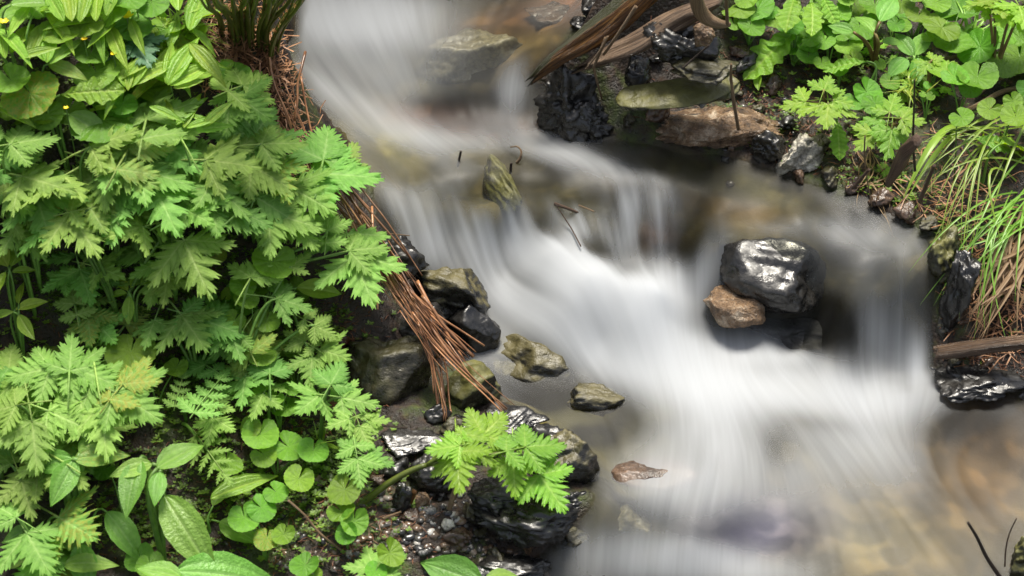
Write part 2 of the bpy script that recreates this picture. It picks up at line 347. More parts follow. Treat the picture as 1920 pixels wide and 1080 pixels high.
WS = .002
wx = np.arange(-.36, .78, WS); wy = np.arange(-.62, .95, WS)
WX, WY = np.meshgrid(wx, wy, indexing='ij')
WZ = Wf(WX, WY); WSH = shore(WX, WY); FX, FY = flow(WX, WY)
WPX, WPY = proj(np.stack([WX, WY, WZ], -1))
def bil(A, u, v):
    u = np.clip(u, 0, A.shape[0] - 1.01); v = np.clip(v, 0, A.shape[1] - 1.01); i = u.astype(int); j = v.astype(int); fu = u - i; fv = v - j
    return (A[i, j] * (1 - fu) + A[i + 1, j] * fu) * (1 - fv) + (A[i, j + 1] * (1 - fu) + A[i + 1, j + 1] * fu) * fv
def lic(A, n):
    """smear a field along the current, as a long exposure does"""
    I, J = np.meshgrid(np.arange(A.shape[0], dtype=float), np.arange(A.shape[1], dtype=float), indexing='ij')
    acc = A.copy(); tot = 1.0
    for sg in (1, -1):
        u = I.copy(); v = J.copy()
        for k in range(n):
            fx = bil(FX, u, v); fy = bil(FY, u, v); u += sg * fx; v += sg * fy
            wt = 1 - k / n; acc += wt * bil(A, u, v); tot += wt
    return acc / tot
def blobs(lst, px, py):
    s = np.zeros_like(px)
    for (cx, cy_, rx, ry, ang, amp) in lst:
        c, n = math.cos(rad(ang)), math.sin(rad(ang)); dx = px - cx; dy = py - cy_
        u = (dx * c + dy * n) / rx; v = (-dx * n + dy * c) / ry
        s += amp * np.exp(-(u * u + v * v))
    return s
FOAM = [(660,30,120,42,0,3.2),(690,120,130,60,20,.5),(590,165,60,25,25,.4),(690,215,130,26,27,.65),(830,262,150,20,6,.42),(700,60,160,26,10,.3),
 (1050,285,110,22,22,.5),(1180,325,130,20,18,.36),(960,165,24,42,10,.9),(800,420,70,60,60,.8),(870,440,34,80,80,.9),(905,480,50,50,60,.9),
 (980,420,26,50,70,.6),(1070,418,60,26,20,.55),(1160,425,40,46,0,.55),(1220,400,50,30,10,.9),(1010,475,90,26,15,1.4),(1060,510,95,40,30,2.8),
 (1170,585,110,50,30,2.8),(1240,555,55,46,0,2.4),(960,565,70,30,35,1.2),(1100,640,140,34,30,1.7),(915,640,50,60,60,.5),(1280,695,150,48,14,2.0),
 (1500,730,180,44,0,1.25),(1650,750,90,40,0,1.0),(1340,800,110,80,90,.95),(1610,810,130,60,30,.62),(1430,880,220,80,0,.34),(1640,625,46,40,90,.75),
 (1712,655,30,40,90,.6),(1560,425,150,22,14,.3),(1650,490,90,60,40,.2),(1310,1058,150,24,8,1.9),(1150,1060,100,40,0,.3),(1380,650,90,22,0,1.0),
 (1440,672,90,14,0,.9),(1725,690,24,35,0,1.3),(1330,500,22,50,20,.8),(1480,435,90,12,8,.3),(740,380,40,22,30,.6),(1250,900,60,90,120,.45)]
DARK = [(1120,468,40,20,30,.5),(1170,515,22,16,0,.5),(905,515,30,18,30,.25),(1090,800,90,60,20,.3),(880,400,14,40,15,.45),(1065,395,16,26,0,.45),(1150,400,12,30,0,.5),(1205,430,12,34,0,.5),(970,450,14,36,10,.4),(790,430,14,40,30,.35),(840,455,12,40,20,.35),(1560,640,50,26,0,.7),(1000,330,60,26,20,.2),(1380,400,60,18,10,.2),(930,300,60,14,10,.2),(1515,608,66,36,8,1.3),(870,195,80,18,0,.5),(1350,350,150,35,10,.3),(1000,60,120,50,0,.3),(940,360,26,60,10,.8),(1800,850,70,80,0,.4),  # thins the foam; around the dome this paints the shaded falls greyer
 (1430,990,110,40,0,.25),(1100,790,100,40,0,.3),(760,320,60,40,40,.3),(1500,400,60,20,10,.25),(1010,420,16,34,10,.7),(1115,470,24,20,0,.7),
 (1290,450,26,40,0,.45),(940,430,18,46,10,.5),(715,440,26,40,60,.6),(1110,395,20,20,0,.5),(1540,790,90,20,10,.5),(1450,840,40,60,10,.35)]
FALL = [(870,430,130,65,30,.75),(1050,415,100,45,0,1.0),(1200,420,110,60,0,1.0),(1650,590,100,80,0,.15)]
foam = np.clip(blobs(FOAM, WPX, WPY) - blobs(DARK, WPX, WPY) + .07, 0, 9)
rs = np.random.RandomState(5)
st1 = lic(rs.uniform(-1, 1, WX.shape), 30); st1 /= st1.std()
st2 = lic(vnoise(WX, WY, .012, 21), 50); st2 /= st2.std()
st3 = lic(vnoise(WX, WY, .035, 22), 40); st3 /= st3.std()
foam = lic(foam, 8)
FL = np.clip(blobs(FALL, WPX, WPY), 0, 1)
st1b = lic(vnoise(WX, WY, .006, 25), 22); st1b /= st1b.std()
cloud = .5 * vnoise(WX, WY, .05, 26) + .35 * vnoise(WX, WY, .022, 27)
foam_s = foam * np.exp(.28 * lic(cloud, 10) + (.045 + .06 * FL) * st1 + (.05 + .34 * FL) * st1b + (.02 + .34 * FL) * st2 + (.04 + .16 * FL) * st3)
FO = 1 - np.exp(-1.05 * foam_s)
FO *= sstep(-.002, .02, WSH + .006 * vnoise(WX, WY, .03, 23))

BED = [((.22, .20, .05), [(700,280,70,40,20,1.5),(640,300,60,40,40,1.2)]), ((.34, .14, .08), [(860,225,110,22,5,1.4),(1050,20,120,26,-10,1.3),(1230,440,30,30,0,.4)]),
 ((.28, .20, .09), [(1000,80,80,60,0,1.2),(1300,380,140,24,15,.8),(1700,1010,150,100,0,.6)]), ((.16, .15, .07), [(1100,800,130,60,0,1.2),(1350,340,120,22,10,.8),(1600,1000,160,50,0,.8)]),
 ((.15, .085, .04), [(1830,900,90,90,0,1.4),(1880,800,80,60,0,1.1),(1380,390,60,14,10,.6)]), ((.012, .012, .014), [(1500,608,90,36,8,2.5),(870,195,90,20,0,2.0),(1570,370,120,22,15,1.6),(1650,390,60,20,0,2),(1790,830,30,30,0,1)]),  # near-black entry paints shade under rocks and overhang into the bed colour
 ((.20, .20, .36), [(1430,990,110,45,0,2.0)]), ((.15, .14, .10), [(760,120,80,60,0,1.0),(1170,980,60,60,0,1.0)])]

def build_ground():
    def axis(lo, hi):
        core = np.arange(lo, hi, .006); step = .02; o = []; v = 0
        while v < 60: v += step; step *= 1.35; o.append(v)
        o = np.array(o); return np.concatenate([lo - o[::-1], core, core[-1] + o])
    X = axis(-.85, .9); Y = axis(-.72, 1.05); GXX, GYY = np.meshgrid(X, Y, indexing='ij'); Z = terrain_z(GXX, GYY)
    nx, ny = GXX.shape; V = np.stack([GXX, GYY, Z], -1).reshape(-1, 3)
    idx = np.arange(nx * ny).reshape(nx, ny)
    F = np.stack([idx[:-1, :-1], idx[1:, :-1], idx[1:, 1:], idx[:-1, 1:]], -1).reshape(-1, 4)
    m = bpy.data.meshes.new('ground'); m.from_pydata(V.tolist(), [], F.tolist()); m.shade_smooth()
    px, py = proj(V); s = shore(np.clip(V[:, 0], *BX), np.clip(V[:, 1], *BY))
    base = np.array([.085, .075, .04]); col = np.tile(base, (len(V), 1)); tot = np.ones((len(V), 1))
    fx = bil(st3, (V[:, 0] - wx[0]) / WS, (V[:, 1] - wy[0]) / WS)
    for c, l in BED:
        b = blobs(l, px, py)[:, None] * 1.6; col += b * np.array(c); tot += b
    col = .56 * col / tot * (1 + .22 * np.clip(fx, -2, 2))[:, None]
    col *= (1 + .3 * vnoise(V[:, 0], V[:, 1], .03, 31))[:, None]
    a = m.attributes.new('bedcol', 'FLOAT_COLOR', 'POINT'); a.data.foreach_set('color', np.hstack([np.clip(col, .004, 1), np.ones((len(V), 1))]).astype(np.float32).ravel())
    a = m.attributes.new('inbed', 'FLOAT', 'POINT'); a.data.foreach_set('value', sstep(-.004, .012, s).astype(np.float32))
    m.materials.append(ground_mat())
    tag(link('ground', m), 'dark wet soil of both stream banks and the stony stream bed', 'ground', kind='structure')
build_ground()

def build_water():
    keep = WSH > -.012
    z = WZ + .0003 * np.clip(st2, -2, 2) * sstep(0, .02, WSH) + .0003 * np.clip(st3, -2, 2) * sstep(0, .03, WSH) + FO * .003
    q = keep[:-1, :-1] & keep[1:, :-1] & keep[1:, 1:] & keep[:-1, 1:]
    used = np.zeros(WX.shape, bool); used[:-1, :-1] |= q; used[1:, :-1] |= q; used[1:, 1:] |= q; used[:-1, 1:] |= q
    idx = np.full(WX.shape, -1); idx[used] = np.arange(used.sum())
    V = np.stack([WX, WY, z], -1)[used]
    F = np.stack([idx[:-1, :-1], idx[1:, :-1], idx[1:, 1:], idx[:-1, 1:]], -1)[q]
    m = bpy.data.meshes.new('stream_water'); m.from_pydata(V.tolist(), [], F.tolist()); m.shade_smooth()
    m.attributes.new('foam', 'FLOAT', 'POINT').data.foreach_set('value', FO[used].astype(np.float32))
    mt, t, N, L, P, O = mat('silky_water'); N.remove(P)
    f = N.new('ShaderNodeAttribute'); f.attribute_name = 'foam'
    df = N.new('ShaderNodeBsdfDiffuse'); df.inputs[0].default_value = (.74, .77, .81, 1)
    tl = N.new('ShaderNodeBsdfTranslucent'); tl.inputs[0].default_value = (.74, .77, .81, 1)
    a1 = N.new('ShaderNodeMixShader'); a1.inputs[0].default_value = .55; L.new(df.outputs[0], a1.inputs[1]); L.new(tl.outputs[0], a1.inputs[2])
    tp = N.new('ShaderNodeBsdfTransparent'); tp.inputs[0].default_value = (.90, .90, .84, 1)
    gl = N.new('ShaderNodeBsdfGlossy'); gl.inputs['Roughness'].default_value = .5; gl.inputs[0].default_value = (.9, .9, .9, 1)
    fr = N.new('ShaderNodeFresnel'); fr.inputs[0].default_value = 1.33
    a2 = N.new('ShaderNodeMixShader'); L.new(mathn(N, L, 'MULTIPLY', fr.outputs[0], .7), a2.inputs[0]); L.new(tp.outputs[0], a2.inputs[1]); L.new(gl.outputs[0], a2.inputs[2])
    a3 = N.new('ShaderNodeMixShader'); L.new(f.outputs['Fac'], a3.inputs[0]); L.new(a2.outputs[0], a3.inputs[1]); L.new(a1.outputs[0], a3.inputs[2])
    L.new(a3.outputs[0], O.inputs[0]); m.materials.append(mt)
    tag(link('stream_water', m), 'silky white and clear water running down the stony brook', 'water', kind='structure')
build_water()
# ------------------------------------------------------------------ stones
M_BLACK = rock_mat('wet_black_schist', (.005, .005, .006), (.014, .013, .012), (.045, .042, .038), rough=(.14, .5), strata=.2, bump=.22)
M_OLIVE = rock_mat('wet_olive_stone', (.010, .009, .006), (.028, .024, .015), (.07, .058, .036), moss=(.06, .053, .018), moss_amt=.35, rough=(.16, .42), strata=.2)
M_VOID = rock_mat('void_shade_stone', (.004, .004, .004), (.010, .010, .010), (.03, .028, .026), rough=(.5, .8), strata=.2)  # near black and dull: shade of the void put into the stone colour
M_CROWN = rock_mat('black_stone_olive_top', (.006, .006, .006), (.016, .015, .012), (.05, .045, .035), moss=(.10, .085, .03), moss_amt=.38, rough=(.1, .4), strata=.25)
M_MOSSY = rock_mat('algae_stone', (.010, .010, .007), (.03, .03, .015), (.07, .07, .03), moss=(.125, .12, .028), moss_amt=.62, rough=(.18, .45))
M_TAN = rock_mat('tan_quartz', (.03, .017, .01), (.20, .12, .06), (.58, .48, .36), rough=(.25, .55), scale=48, bump=.9)
M_PALE = rock_mat('pale_boulder', (.05, .045, .03), (.16, .14, .085), (.30, .27, .18), rough=(.25, .5), scale=14)
M_WHITE = rock_mat('white_quartz', (.02, .018, .015), (.4, .37, .3), (.72, .69, .6), rough=(.2, .5), scale=26, bump=.9)
M_BROWN = rock_mat('brown_stone', (.02, .012, .008), (.075, .045, .028), (.16, .10, .065), rough=(.15, .4))
M_GREY = rock_mat('grey_pebble', (.05, .05, .05), (.16, .16, .155), (.32, .31, .30), rough=(.15, .4), scale=60)
M_BLUE = rock_mat('slate_blue_stone', (.025, .025, .05), (.055, .055, .10), (.09, .09, .15), rough=(.2, .4), scale=14)

def rock_mesh(name, rx, ry, rz, seed, m, cuts=15, rough=.13, layers=0.0, sub=5, round_=.022, flat=None):
    rr = random.Random(seed); bm = bmesh.new(); bmesh.ops.create_icosphere(bm, subdivisions=sub, radius=1)
    pl = []
    for _ in range(cuts):
        n = Vector((rr.gauss(0, 1), rr.gauss(0, 1), rr.gauss(0, .8))).normalized(); pl.append((n, rr.uniform(.5, .88)))
    if flat: pl.append((Vector((rr.uniform(-.15, .15), rr.uniform(-.2, .1), 1)).normalized(), flat))
    off = Vector((seed * 3.17, seed * 1.7, 0)); ax = Vector((rr.uniform(-.6, .6), rr.uniform(-.4, .4), 1)).normalized()
    for v in bm.verts:
        d = v.co.normalized(); r = 1.0
        for n, q in pl:
            c = d.dot(n)
            if c > .05:
                x = q / c; h = max(0, min(1, .5 + .5 * (r - x) / round_)); r = x * h + r * (1 - h) - round_ * h * (1 - h)
        p = d * r
        r += rough * (mnoise.fractal(p * 1.9 + off, .9, 2.1, 5)) - rough * .9 * abs(mnoise.noise(p * 2.6 + off)) + rough * .3 * abs(mnoise.noise(p * 7 + off)) + rough * .1 * mnoise.noise(p * 22 + off)
        if layers:
            q = p.dot(ax) * 7 + mnoise.noise(p * 1.5 + off) * 1.5
            r += layers * (abs((q % 1) - .5) - .25) + layers * .5 * mnoise.noise(Vector((p.x * 2, p.y * 2, p.dot(ax) * 22)) + off)
        v.co = Vector((d.x * r * rx, d.y * r * ry, d.z * r * rz))
    me = bpy.data.meshes.new(name); bm.to_mesh(me); bm.free(); me.materials.append(m); me.shade_smooth(); return me
def rock(name, label, px, py, w_, h_, m, seed, yaw=0, tilt=(0, 0), lift=0.0, sink=.25, flat=None, depth=None, group=None, cat='rock', z=None, **kw):
    """w_, h_: outline in photo pixels"""
    P = ground(px, py, lift) if z is None else at(px, py, z)
    k = float((P - CAM) @ FWD) / FP; rx = w_ * k / 2; hh = h_ * k / 2
    ry = (depth * k / 2) if depth else rx * .75
    # the outline height seen from above the water at 38 degrees
    rz = math.sqrt(max((hh * 1.02) ** 2 - (ry * math.sin(TH)) ** 2, (hh * .45) ** 2)) / math.cos(TH)
    me = rock_mesh(name, rx * 1.22, ry * 1.22, rz * 1.2, seed, m, flat=flat, **kw)
    o = link(name, me); o.location = P; o.rotation_euler = (rad(tilt[0]), rad(tilt[1]), rad(yaw))
    return tag(o, label, cat, group)

rock('boulder', 'pale olive boulder half washed over by water in the upper stream', 885, 128, 205, 140, M_PALE, 3, yaw=12, z=.112, depth=130, flat=.7, sub=5)
rock('wet_rock', 'jagged dark glossy rock below the tip of the rotten log', 1065, 195, 130, 150, M_BLACK, 11, z=.125, depth=150, rough=.22, layers=.12, sub=5)
rock('wet_rock', 'low black wet rock at the water edge left of the mossy slab', 1110, 235, 90, 90, M_BLACK, 12, z=.11, rough=.25, layers=.1)
rock('mossy_slab', 'long flat slab with yellow green moss above the dark hollow', 1272, 172, 195, 62, M_MOSSY, 21, yaw=10, tilt=(6, -4), z=.185, depth=90, cuts=6, rough=.07, sub=5)
rock('wet_rock', 'shiny black cleft rock behind the end of the bark slab', 1275, 85, 125, 95, M_BLACK, 31, z=.24, rough=.18, layers=.12, sub=5)
rock('wet_rock', 'small bluish black wet rock under the bark slab', 1196, 140, 70, 62, M_BLACK, 32, z=.175, rough=.15)
rock('wet_rock', 'flat dark rock with red needles between bark slab and mossy slab', 1330, 128, 130, 60, M_OLIVE, 33, z=.225, rough=.12)
rock('quartz_rock', 'long rough tan quartz rock beside the still water', 1330, 248, 235, 82, M_TAN, 41, yaw=-6, z=.12, depth=110, rough=.27, cuts=10, sub=5)
rock('quartz_rock', 'white and black quartz lump at the right bank', 1503, 298, 88, 82, M_WHITE, 42, z=.115, rough=.24, yaw=20)
rock('stone', 'pinkish pale stone beside the shiny black cleft rock', 1318, 70, 46, 44, M_TAN, 43, z=.27, cat='stone')
rock('wet_rock', 'large glossy black rock standing in the white rapids', 1458, 520, 196, 118, M_BLACK, 53, yaw=-24, tilt=(20, 10), z=.036, depth=130, rough=.09, cuts=7, round_=.05, layers=.015, sub=5, flat=.7)
rock('wet_rock', 'rock base coloured as the dark shaded void under the large glossy black rock', 1490, 588, 200, 84, M_VOID, 59, z=-.028, depth=190, cuts=4, round_=.1, yaw=-15, rough=.12)
rock('stone', 'tan angular stone in white water left of the glossy black rock', 1370, 575, 118, 70, M_TAN, 61, yaw=-28, tilt=(0, 16), z=.012, depth=70, cuts=8, rough=.08, cat='stone', sub=5)
rock('mossy_stone', 'narrow green mossy stone splitting the upper fall', 938, 345, 52, 130, M_MOSSY, 62, z=.068, depth=190, rough=.1, yaw=22)
rock('wet_rock', 'black rock with olive top under the bundle of dead stalks', 838, 548, 140, 105, M_CROWN, 72, yaw=-25, z=.015, depth=110, cuts=8, sub=5, flat=.8)
rock('wet_rock', 'slanting dark rock at the foot of the main fall', 893, 612, 84, 100, M_BLACK, 73, yaw=35, z=-.01, depth=110, rough=.08)
rock('stone', 'pointed olive brown stone in the pool under the main fall', 1000, 678, 172, 92, M_CROWN, 87, yaw=-10, z=-.04, depth=110, cuts=9, rough=.1, cat='stone', sub=5)
rock('mossy_stone', 'small dark stone with yellow olive top alone in the calm pool', 1118, 748, 140, 56, M_CROWN, 82, z=-.037, depth=60, cat='stone')
rock('slab_rock', 'large flat topped olive rock beside the larch cone', 728, 700, 172, 165, M_OLIVE, 95, yaw=8, z=-.012, depth=150, cuts=9, rough=.1, flat=.72, sub=5)
rock('mossy_stone', 'brown mossy rock where the dead stalks end', 880, 738, 130, 100, M_MOSSY, 92, z=-.03, rough=.1)
rock('wet_rock', 'grey shiny layered rock at the left shore of the calm pool', 953, 785, 124, 60, M_BLACK, 93, yaw=-12, z=-.035, rough=.12, layers=.12)
rock('wet_rock', 'flat dark rock under the large olive rock', 765, 826, 120, 52, M_BLACK, 94, z=-.025, depth=90, flat=.7, layers=.08)
rock('wet_rock', 'dark rock with olive crown at the corner of the calm pool', 1058, 862, 118, 120, M_CROWN, 101, yaw=20, z=-.035, depth=100, sub=5, cuts=7)
rock('wet_rock', 'black wet rock behind the bright fern leaved sprig', 812, 890, 92, 66, M_BLACK, 102, z=-.03, layers=.1)
rock('wet_rock', 'dark rock half hidden under the bright fern leaved sprig', 925, 925, 130, 74, M_BLACK, 103, z=-.035, layers=.1, rough=.15)
rock('layered_rock', 'broad black rock with slanting layers at the water edge', 985, 975, 215, 96, M_BLACK, 104, yaw=-6, z=-.05, depth=110, rough=.1, layers=.2, sub=5)
rock('stone', 'brown stone barely above the water in the lower pool', 1225, 892, 132, 52, M_BROWN, 118, z=-.045, rough=.05, cuts=5, round_=.08, depth=70, cat='stone')
rock('stone', 'pale tan stone under shallow water near the layered rock', 1165, 1000, 110, 92, M_PALE, 112, z=-.098, cat='stone')
rock('stone', 'slate blue boulder under the lower cascade', 1420, 1000, 210, 110, M_BLUE, 113, z=-.119, cuts=4, rough=.05, round_=.1, cat='stone')
rock('stone', 'dark stone on gravel beside the thick hairy stem', 752, 938, 48, 52, M_BLACK, 121, z=-.035, cat='stone')
rock('stone', 'small upright tan stone on the gravel patch', 792, 944, 26, 36, M_TAN, 122, z=-.04, cat='stone')
rock('pebble', 'round white striped pebble on the wet gravel', 838, 986, 28, 24, M_WHITE, 123, z=-.05, cat='pebble', sub=3)
rock('pebble', 'small grey white pebble left of the round striped one', 812, 985, 16, 18, M_GREY, 124, z=-.05, cat='pebble', sub=3)
rock('pebble', 'flat grey pebble between kidney leaves and gravel', 793, 1037, 18, 14, M_GREY, 125, z=-.06, cat='pebble', sub=3)
rock('pebble', 'grey speckled pebble on the brown gravel behind the white one', 800, 962, 36, 24, M_GREY, 126, z=-.045, cat='pebble', sub=3)
rock('stone', 'reddish flat stone on the wet gravel patch', 775, 972, 44, 32, M_BROWN, 127, z=-.05, cat='stone')
rock('stone', 'small brown pointed stone standing by the layered rock', 994, 1020, 22, 38, M_BROWN, 128, z=-.065, cat='stone')
rock('wet_rock', 'glossy dark rock under the drooping grass on the right bank', 1797, 540, 66, 140, M_BLACK, 131, z=.06, depth=90, rough=.18)
rock('mossy_stone', 'moss covered rock at the right end of the upper pool', 1768, 490, 70, 120, M_MOSSY, 132, z=.075, depth=90, rough=.15)
rock('wet_rock', 'small wet rock above the stick on the right bank', 1772, 622, 60, 66, M_OLIVE, 133, z=.0, rough=.12)
rock('wet_rock', 'black stones at the very foot of the right bank stick', 1830, 712, 150, 50, M_BLACK, 134, z=-.02, rough=.2)
rock('mossy_stone', 'dark mossy stone at the lower right corner', 1925, 1052, 80, 90, M_MOSSY, 135, z=-.045, rough=.2)
rock('wet_rock', 'dark stone at the top where the brook enters beside the log', 1120, 16, 70, 40, M_BLACK, 141, z=.205)
rock('wet_rock', 'black pebble like rock touching the upper end of the log', 1095, 45, 60, 36, M_BLACK, 142, z=.185)
rock('stone', 'reddish slab under shallow water at the top of the brook', 1040, 26, 110, 34, M_BROWN, 143, z=.165, depth=90, cat='stone')
rock('wet_rock', 'dark earthy stone between the two quartz rocks', 1440, 275, 70, 56, M_BLACK, 144, z=.12, rough=.2)
rock('stone', 'small bluish grey stone lying above the tan quartz rock', 1317, 196, 18, 14, M_GREY, 145, z=.17, cat='stone', sub=3)

rock('wet_rock', 'long black ledge rock below the flat topped olive rock', 705, 775, 130, 66, M_BLACK, 161, yaw=10, z=-.025, rough=.15, layers=.12)
rock('wet_rock', 'black ledge rock between the brown mossy rock and the sprig', 850, 812, 110, 60, M_BLACK, 162, yaw=-20, z=-.035, rough=.15, layers=.12)
rock('wet_rock', 'dark jagged ledge rock between shiny layered rock and olive crowned rock', 1012, 822, 110, 62, M_BLACK, 163, yaw=15, z=-.042, rough=.16, layers=.15)
rock('wet_rock', 'black ledge rock below the olive crowned rock at the water', 1075, 945, 96, 70, M_BLACK, 164, z=-.06, rough=.16, layers=.15)
rock('wet_rock', 'wet black ledge rock under the stalks left of the slanting rock', 800, 620, 110, 90, M_BLACK, 165, yaw=30, z=-.005, rough=.15, layers=.1)
rock('wet_rock', 'dark ledge rock at the bottom of the left shore', 960, 1062, 130, 60, M_BLACK, 166, z=-.085, rough=.16, layers=.12)
rock('wet_rock', 'dark wet rock hidden behind the dead stalks beside the fall', 745, 500, 90, 90, M_BLACK, 167, z=.05, rough=.16)
def small_stones():
    rr = random.Random(31)
    for label, grp, ms, spots, sz in (
        ('small dark wet stone wedged among the rocks of the left shore', 'small stones of the left shore', (M_BLACK, M_OLIVE, M_BROWN), [(690,640),(800,690),(640,700),(660,790),(820,780),(850,800),(870,850),(900,800),(930,850),(960,900),(1020,930),(880,960),(900,1000),(1040,990),(1010,830),(700,900),(740,880),(860,1010),(930,1045),(1080,1010),(820,620),(700,760),(600,900)], (30, 62)),
        ('small dark stone half buried in the earth of the right bank', 'small stones of the right bank', (M_BLACK, M_BROWN, M_OLIVE), [(1380,175),(1420,205),(1450,160),(1400,120),(1230,215),(1185,180),(1350,160),(1470,230),(1540,270),(1560,330),(1600,350),(1650,370),(1700,400),(1740,420),(1390,95),(1500,330),(1180,225),(1810,600),(1850,680),(1790,680),(1890,720),(1230,110)], (26, 58))):
        for k, (x, y) in enumerate(spots):
            w_ = rr.uniform(*sz); o = rock('stone', label, x, y, w_, w_ * rr.uniform(.55, .85), rr.choice(ms), 200 + k + (50 if 'right' in grp else 0), yaw=rr.uniform(0, 180), lift=w_ * .00008, group=grp, cat='stone', sub=4, rough=.2)
small_stones()
# small countless gravel
def gravel():
    mb = MB(); bm = bmesh.new(); bmesh.ops.create_icosphere(bm, subdivisions=2, radius=1); bm.verts.ensure_lookup_table()
    B = np.array([v.co for v in bm.verts]); Fs = [tuple(v.index for v in f.verts) for f in bm.faces]; bm.free()
    rr = np.random.RandomState(4)
    for px0, py0, sx, sy, n in ((810, 985, 70, 38, 170), (700, 1010, 90, 40, 70), (640, 1040, 90, 40, 50), (900, 1050, 60, 20, 60), (1420, 230, 60, 40, 40), (1830, 690, 60, 30, 40), (560, 980, 120, 70, 60)):
        for _ in range(n):
            p = ground(px0 + rr.normal() * sx, py0 + rr.normal() * sy); s = rr.uniform(.002, .0065)
            d = B * (1 + .25 * np.sin(B @ rr.normal(size=3) * 3 + rr.rand() * 6))[:, None] * s * np.array([1, rr.uniform(.6, 1), rr.uniform(.4, .8)])
            a = rr.rand() * 6.28; c, n_ = math.cos(a), math.sin(a)
            d = np.stack([d[:, 0] * c - d[:, 1] * n_, d[:, 0] * n_ + d[:, 1] * c, d[:, 2]], 1)
            mb.add(d + p, Fs, [rr.rand()] * len(d))
    m, t, N, L, P, O = mat('gravel'); at_ = N.new('ShaderNodeAttribute'); at_.attribute_name = 'vein'
    L.new(ramp(N, L, at_.outputs['Fac'], [(0, (.02, .02, .022)), (.45, (.06, .055, .05)), (.75, (.12, .075, .045)), (.92, (.22, .2, .18)), (1, (.45, .43, .4))]).outputs[0], P.inputs['Base Color'])
    P.inputs['Roughness'].default_value = .22
    tag(link('gravel', mb.mesh('gravel', m)), 'wet mixed gravel on the mud between left bank rocks', 'gravel', kind='stuff')
gravel()

# ------------------------------------------------------------------ dead wood
def wood_mat(name, dark, mid, light, rough=.4, sc=(90, 90, 6), moss=None):
    m, t, N, L, P, O = mat(name); at_ = N.new('ShaderNodeAttribute'); at_.attribute_name = 'grain'
    tc = N.new('ShaderNodeTexCoord')
    mp = N.new('ShaderNodeMapping'); mp.inputs['Scale'].default_value = sc; L.new(at_.outputs['Vector'], mp.inputs[0])
    n = noise_node(N, L, 1, 6, .7, mp.outputs[0], .5); n2 = noise_node(N, L, 25, 4, .6, tc.outputs['Object'])
    f = mathn(N, L, 'ADD', mathn(N, L, 'MULTIPLY', n.outputs[0], .75), mathn(N, L, 'MULTIPLY', n2.outputs[0], .25))
    c = ramp(N, L, f, [(.36, dark), (.5, mid), (.64, light)]).outputs[0]
    if moss:
        g = N.new('ShaderNodeNewGeometry'); sx = N.new('ShaderNodeSeparateXYZ'); L.new(g.outputs['Normal'], sx.inputs[0])
        k = mathn(N, L, 'ADD', mathn(N, L, 'MULTIPLY', sx.outputs[0], -.9), mathn(N, L, 'MULTIPLY', n2.outputs[0], .9))
        c = mixc(N, L, ramp(N, L, k, [(.72, (0, 0, 0)), (.9, (1, 1, 1))]).outputs[0], c, moss)
    L.new(c, P.inputs['Base Color']); P.inputs['Roughness'].default_value = rough
    bp = N.new('ShaderNodeBump'); bp.inputs['Strength'].default_value = .8; bp.inputs['Distance'].default_value = .006
    L.new(n.outputs[0], bp.inputs['Height']); L.new(bp.outputs[0], P.inputs['Normal'])
    return m
def log_mesh(name, path, rads, m, n=40, ell=1.0, jag=.0, lump=.12, seed=1, up=(0, 0, 1)):
    """a tapering, grooved trunk along a path; grain runs along it"""
    P = np.array(path); k = len(P); T = np.gradient(P, axis=0); T /= np.linalg.norm(T, axis=1)[:, None]; V = []; F = []; G = []; dist = 0
    r = np.interp(np.linspace(0, 1, k), np.linspace(0, 1, len(rads)), rads); rr = random.Random(seed); tips = [rr.uniform(-1, 1) for _ in range(n)]
    for i in range(k):
        u = np.cross(T[i], up); u /= np.linalg.norm(u); b = np.cross(u, T[i])
        if i: dist += np.linalg.norm(P[i] - P[i - 1])
        for j in range(n):
            a = 2 * math.pi * j / n; c, s = math.cos(a), math.sin(a)
            q = r[i] * (1 + lump * mnoise.noise(Vector((c * 1.5, s * 1.5, dist * 14 + seed))) + .6 * lump * mnoise.noise(Vector((c * 5, s * 5, dist * 6 + seed))) + .25 * lump * mnoise.noise(Vector((c * 14, s * 14, dist * 9 + seed))))
            e = 0
            if jag and i < 6: e = -jag * (tips[j] * .5 + tips[(j // 4) * 4 % n]) * (1 - i / 6)
            V.append(P[i] + q * (c * u + s * b * ell) + T[i] * e); G.append((c * .05, s * .05, dist))
    for i in range(k - 1):
        for j in range(n): F.append((i * n + j, i * n + (j + 1) % n, (i + 1) * n + (j + 1) % n, (i + 1) * n + j))
    for base, i, fl in ((0, 0, True), ((k - 1) * n, k - 1, False)):
        V.append(P[i] + T[i] * (.3 * r[i] if fl else 0)); G.append((0, 0, dist * i / k)); c_ = len(V) - 1
        for j in range(n): F.append((base + (j + 1) % n, base + j, c_) if fl else (base + j, base + (j + 1) % n, c_))
    me = bpy.data.meshes.new(name); me.from_pydata([tuple(v) for v in V], [], F)
    me.attributes.new('grain', 'FLOAT_VECTOR', 'POINT').data.foreach_set('vector', np.array(G, dtype=np.float32).ravel())
    me.materials.append(m); me.shade_smooth(); return me
def pxpath(pts, n=40): return smooth_path([at(*p) for p in pts], n)
W_LOG = wood_mat('rotten_wood', (.010, .005, .002), (.13, .055, .012), (.42, .21, .05), moss=(.03, .032, .01), rough=.35, sc=(150, 150, 22))
W_BARK = wood_mat('weathered_bark', (.03, .018, .011), (.12, .075, .045), (.27, .19, .125), rough=.5, sc=(150, 150, 24))
W_DRY = wood_mat('dry_stem', (.09, .05, .025), (.22, .14, .075), (.42, .31, .19), rough=.45, sc=(200, 200, 12))
W_TWIG = wood_mat('dark_twig', (.01, .006, .004), (.03, .018, .012), (.08, .05, .03), rough=.5)
W_ROOT = wood_mat('root_bark', (.03, .016, .01), (.09, .05, .03), (.2, .12, .075), rough=.5)
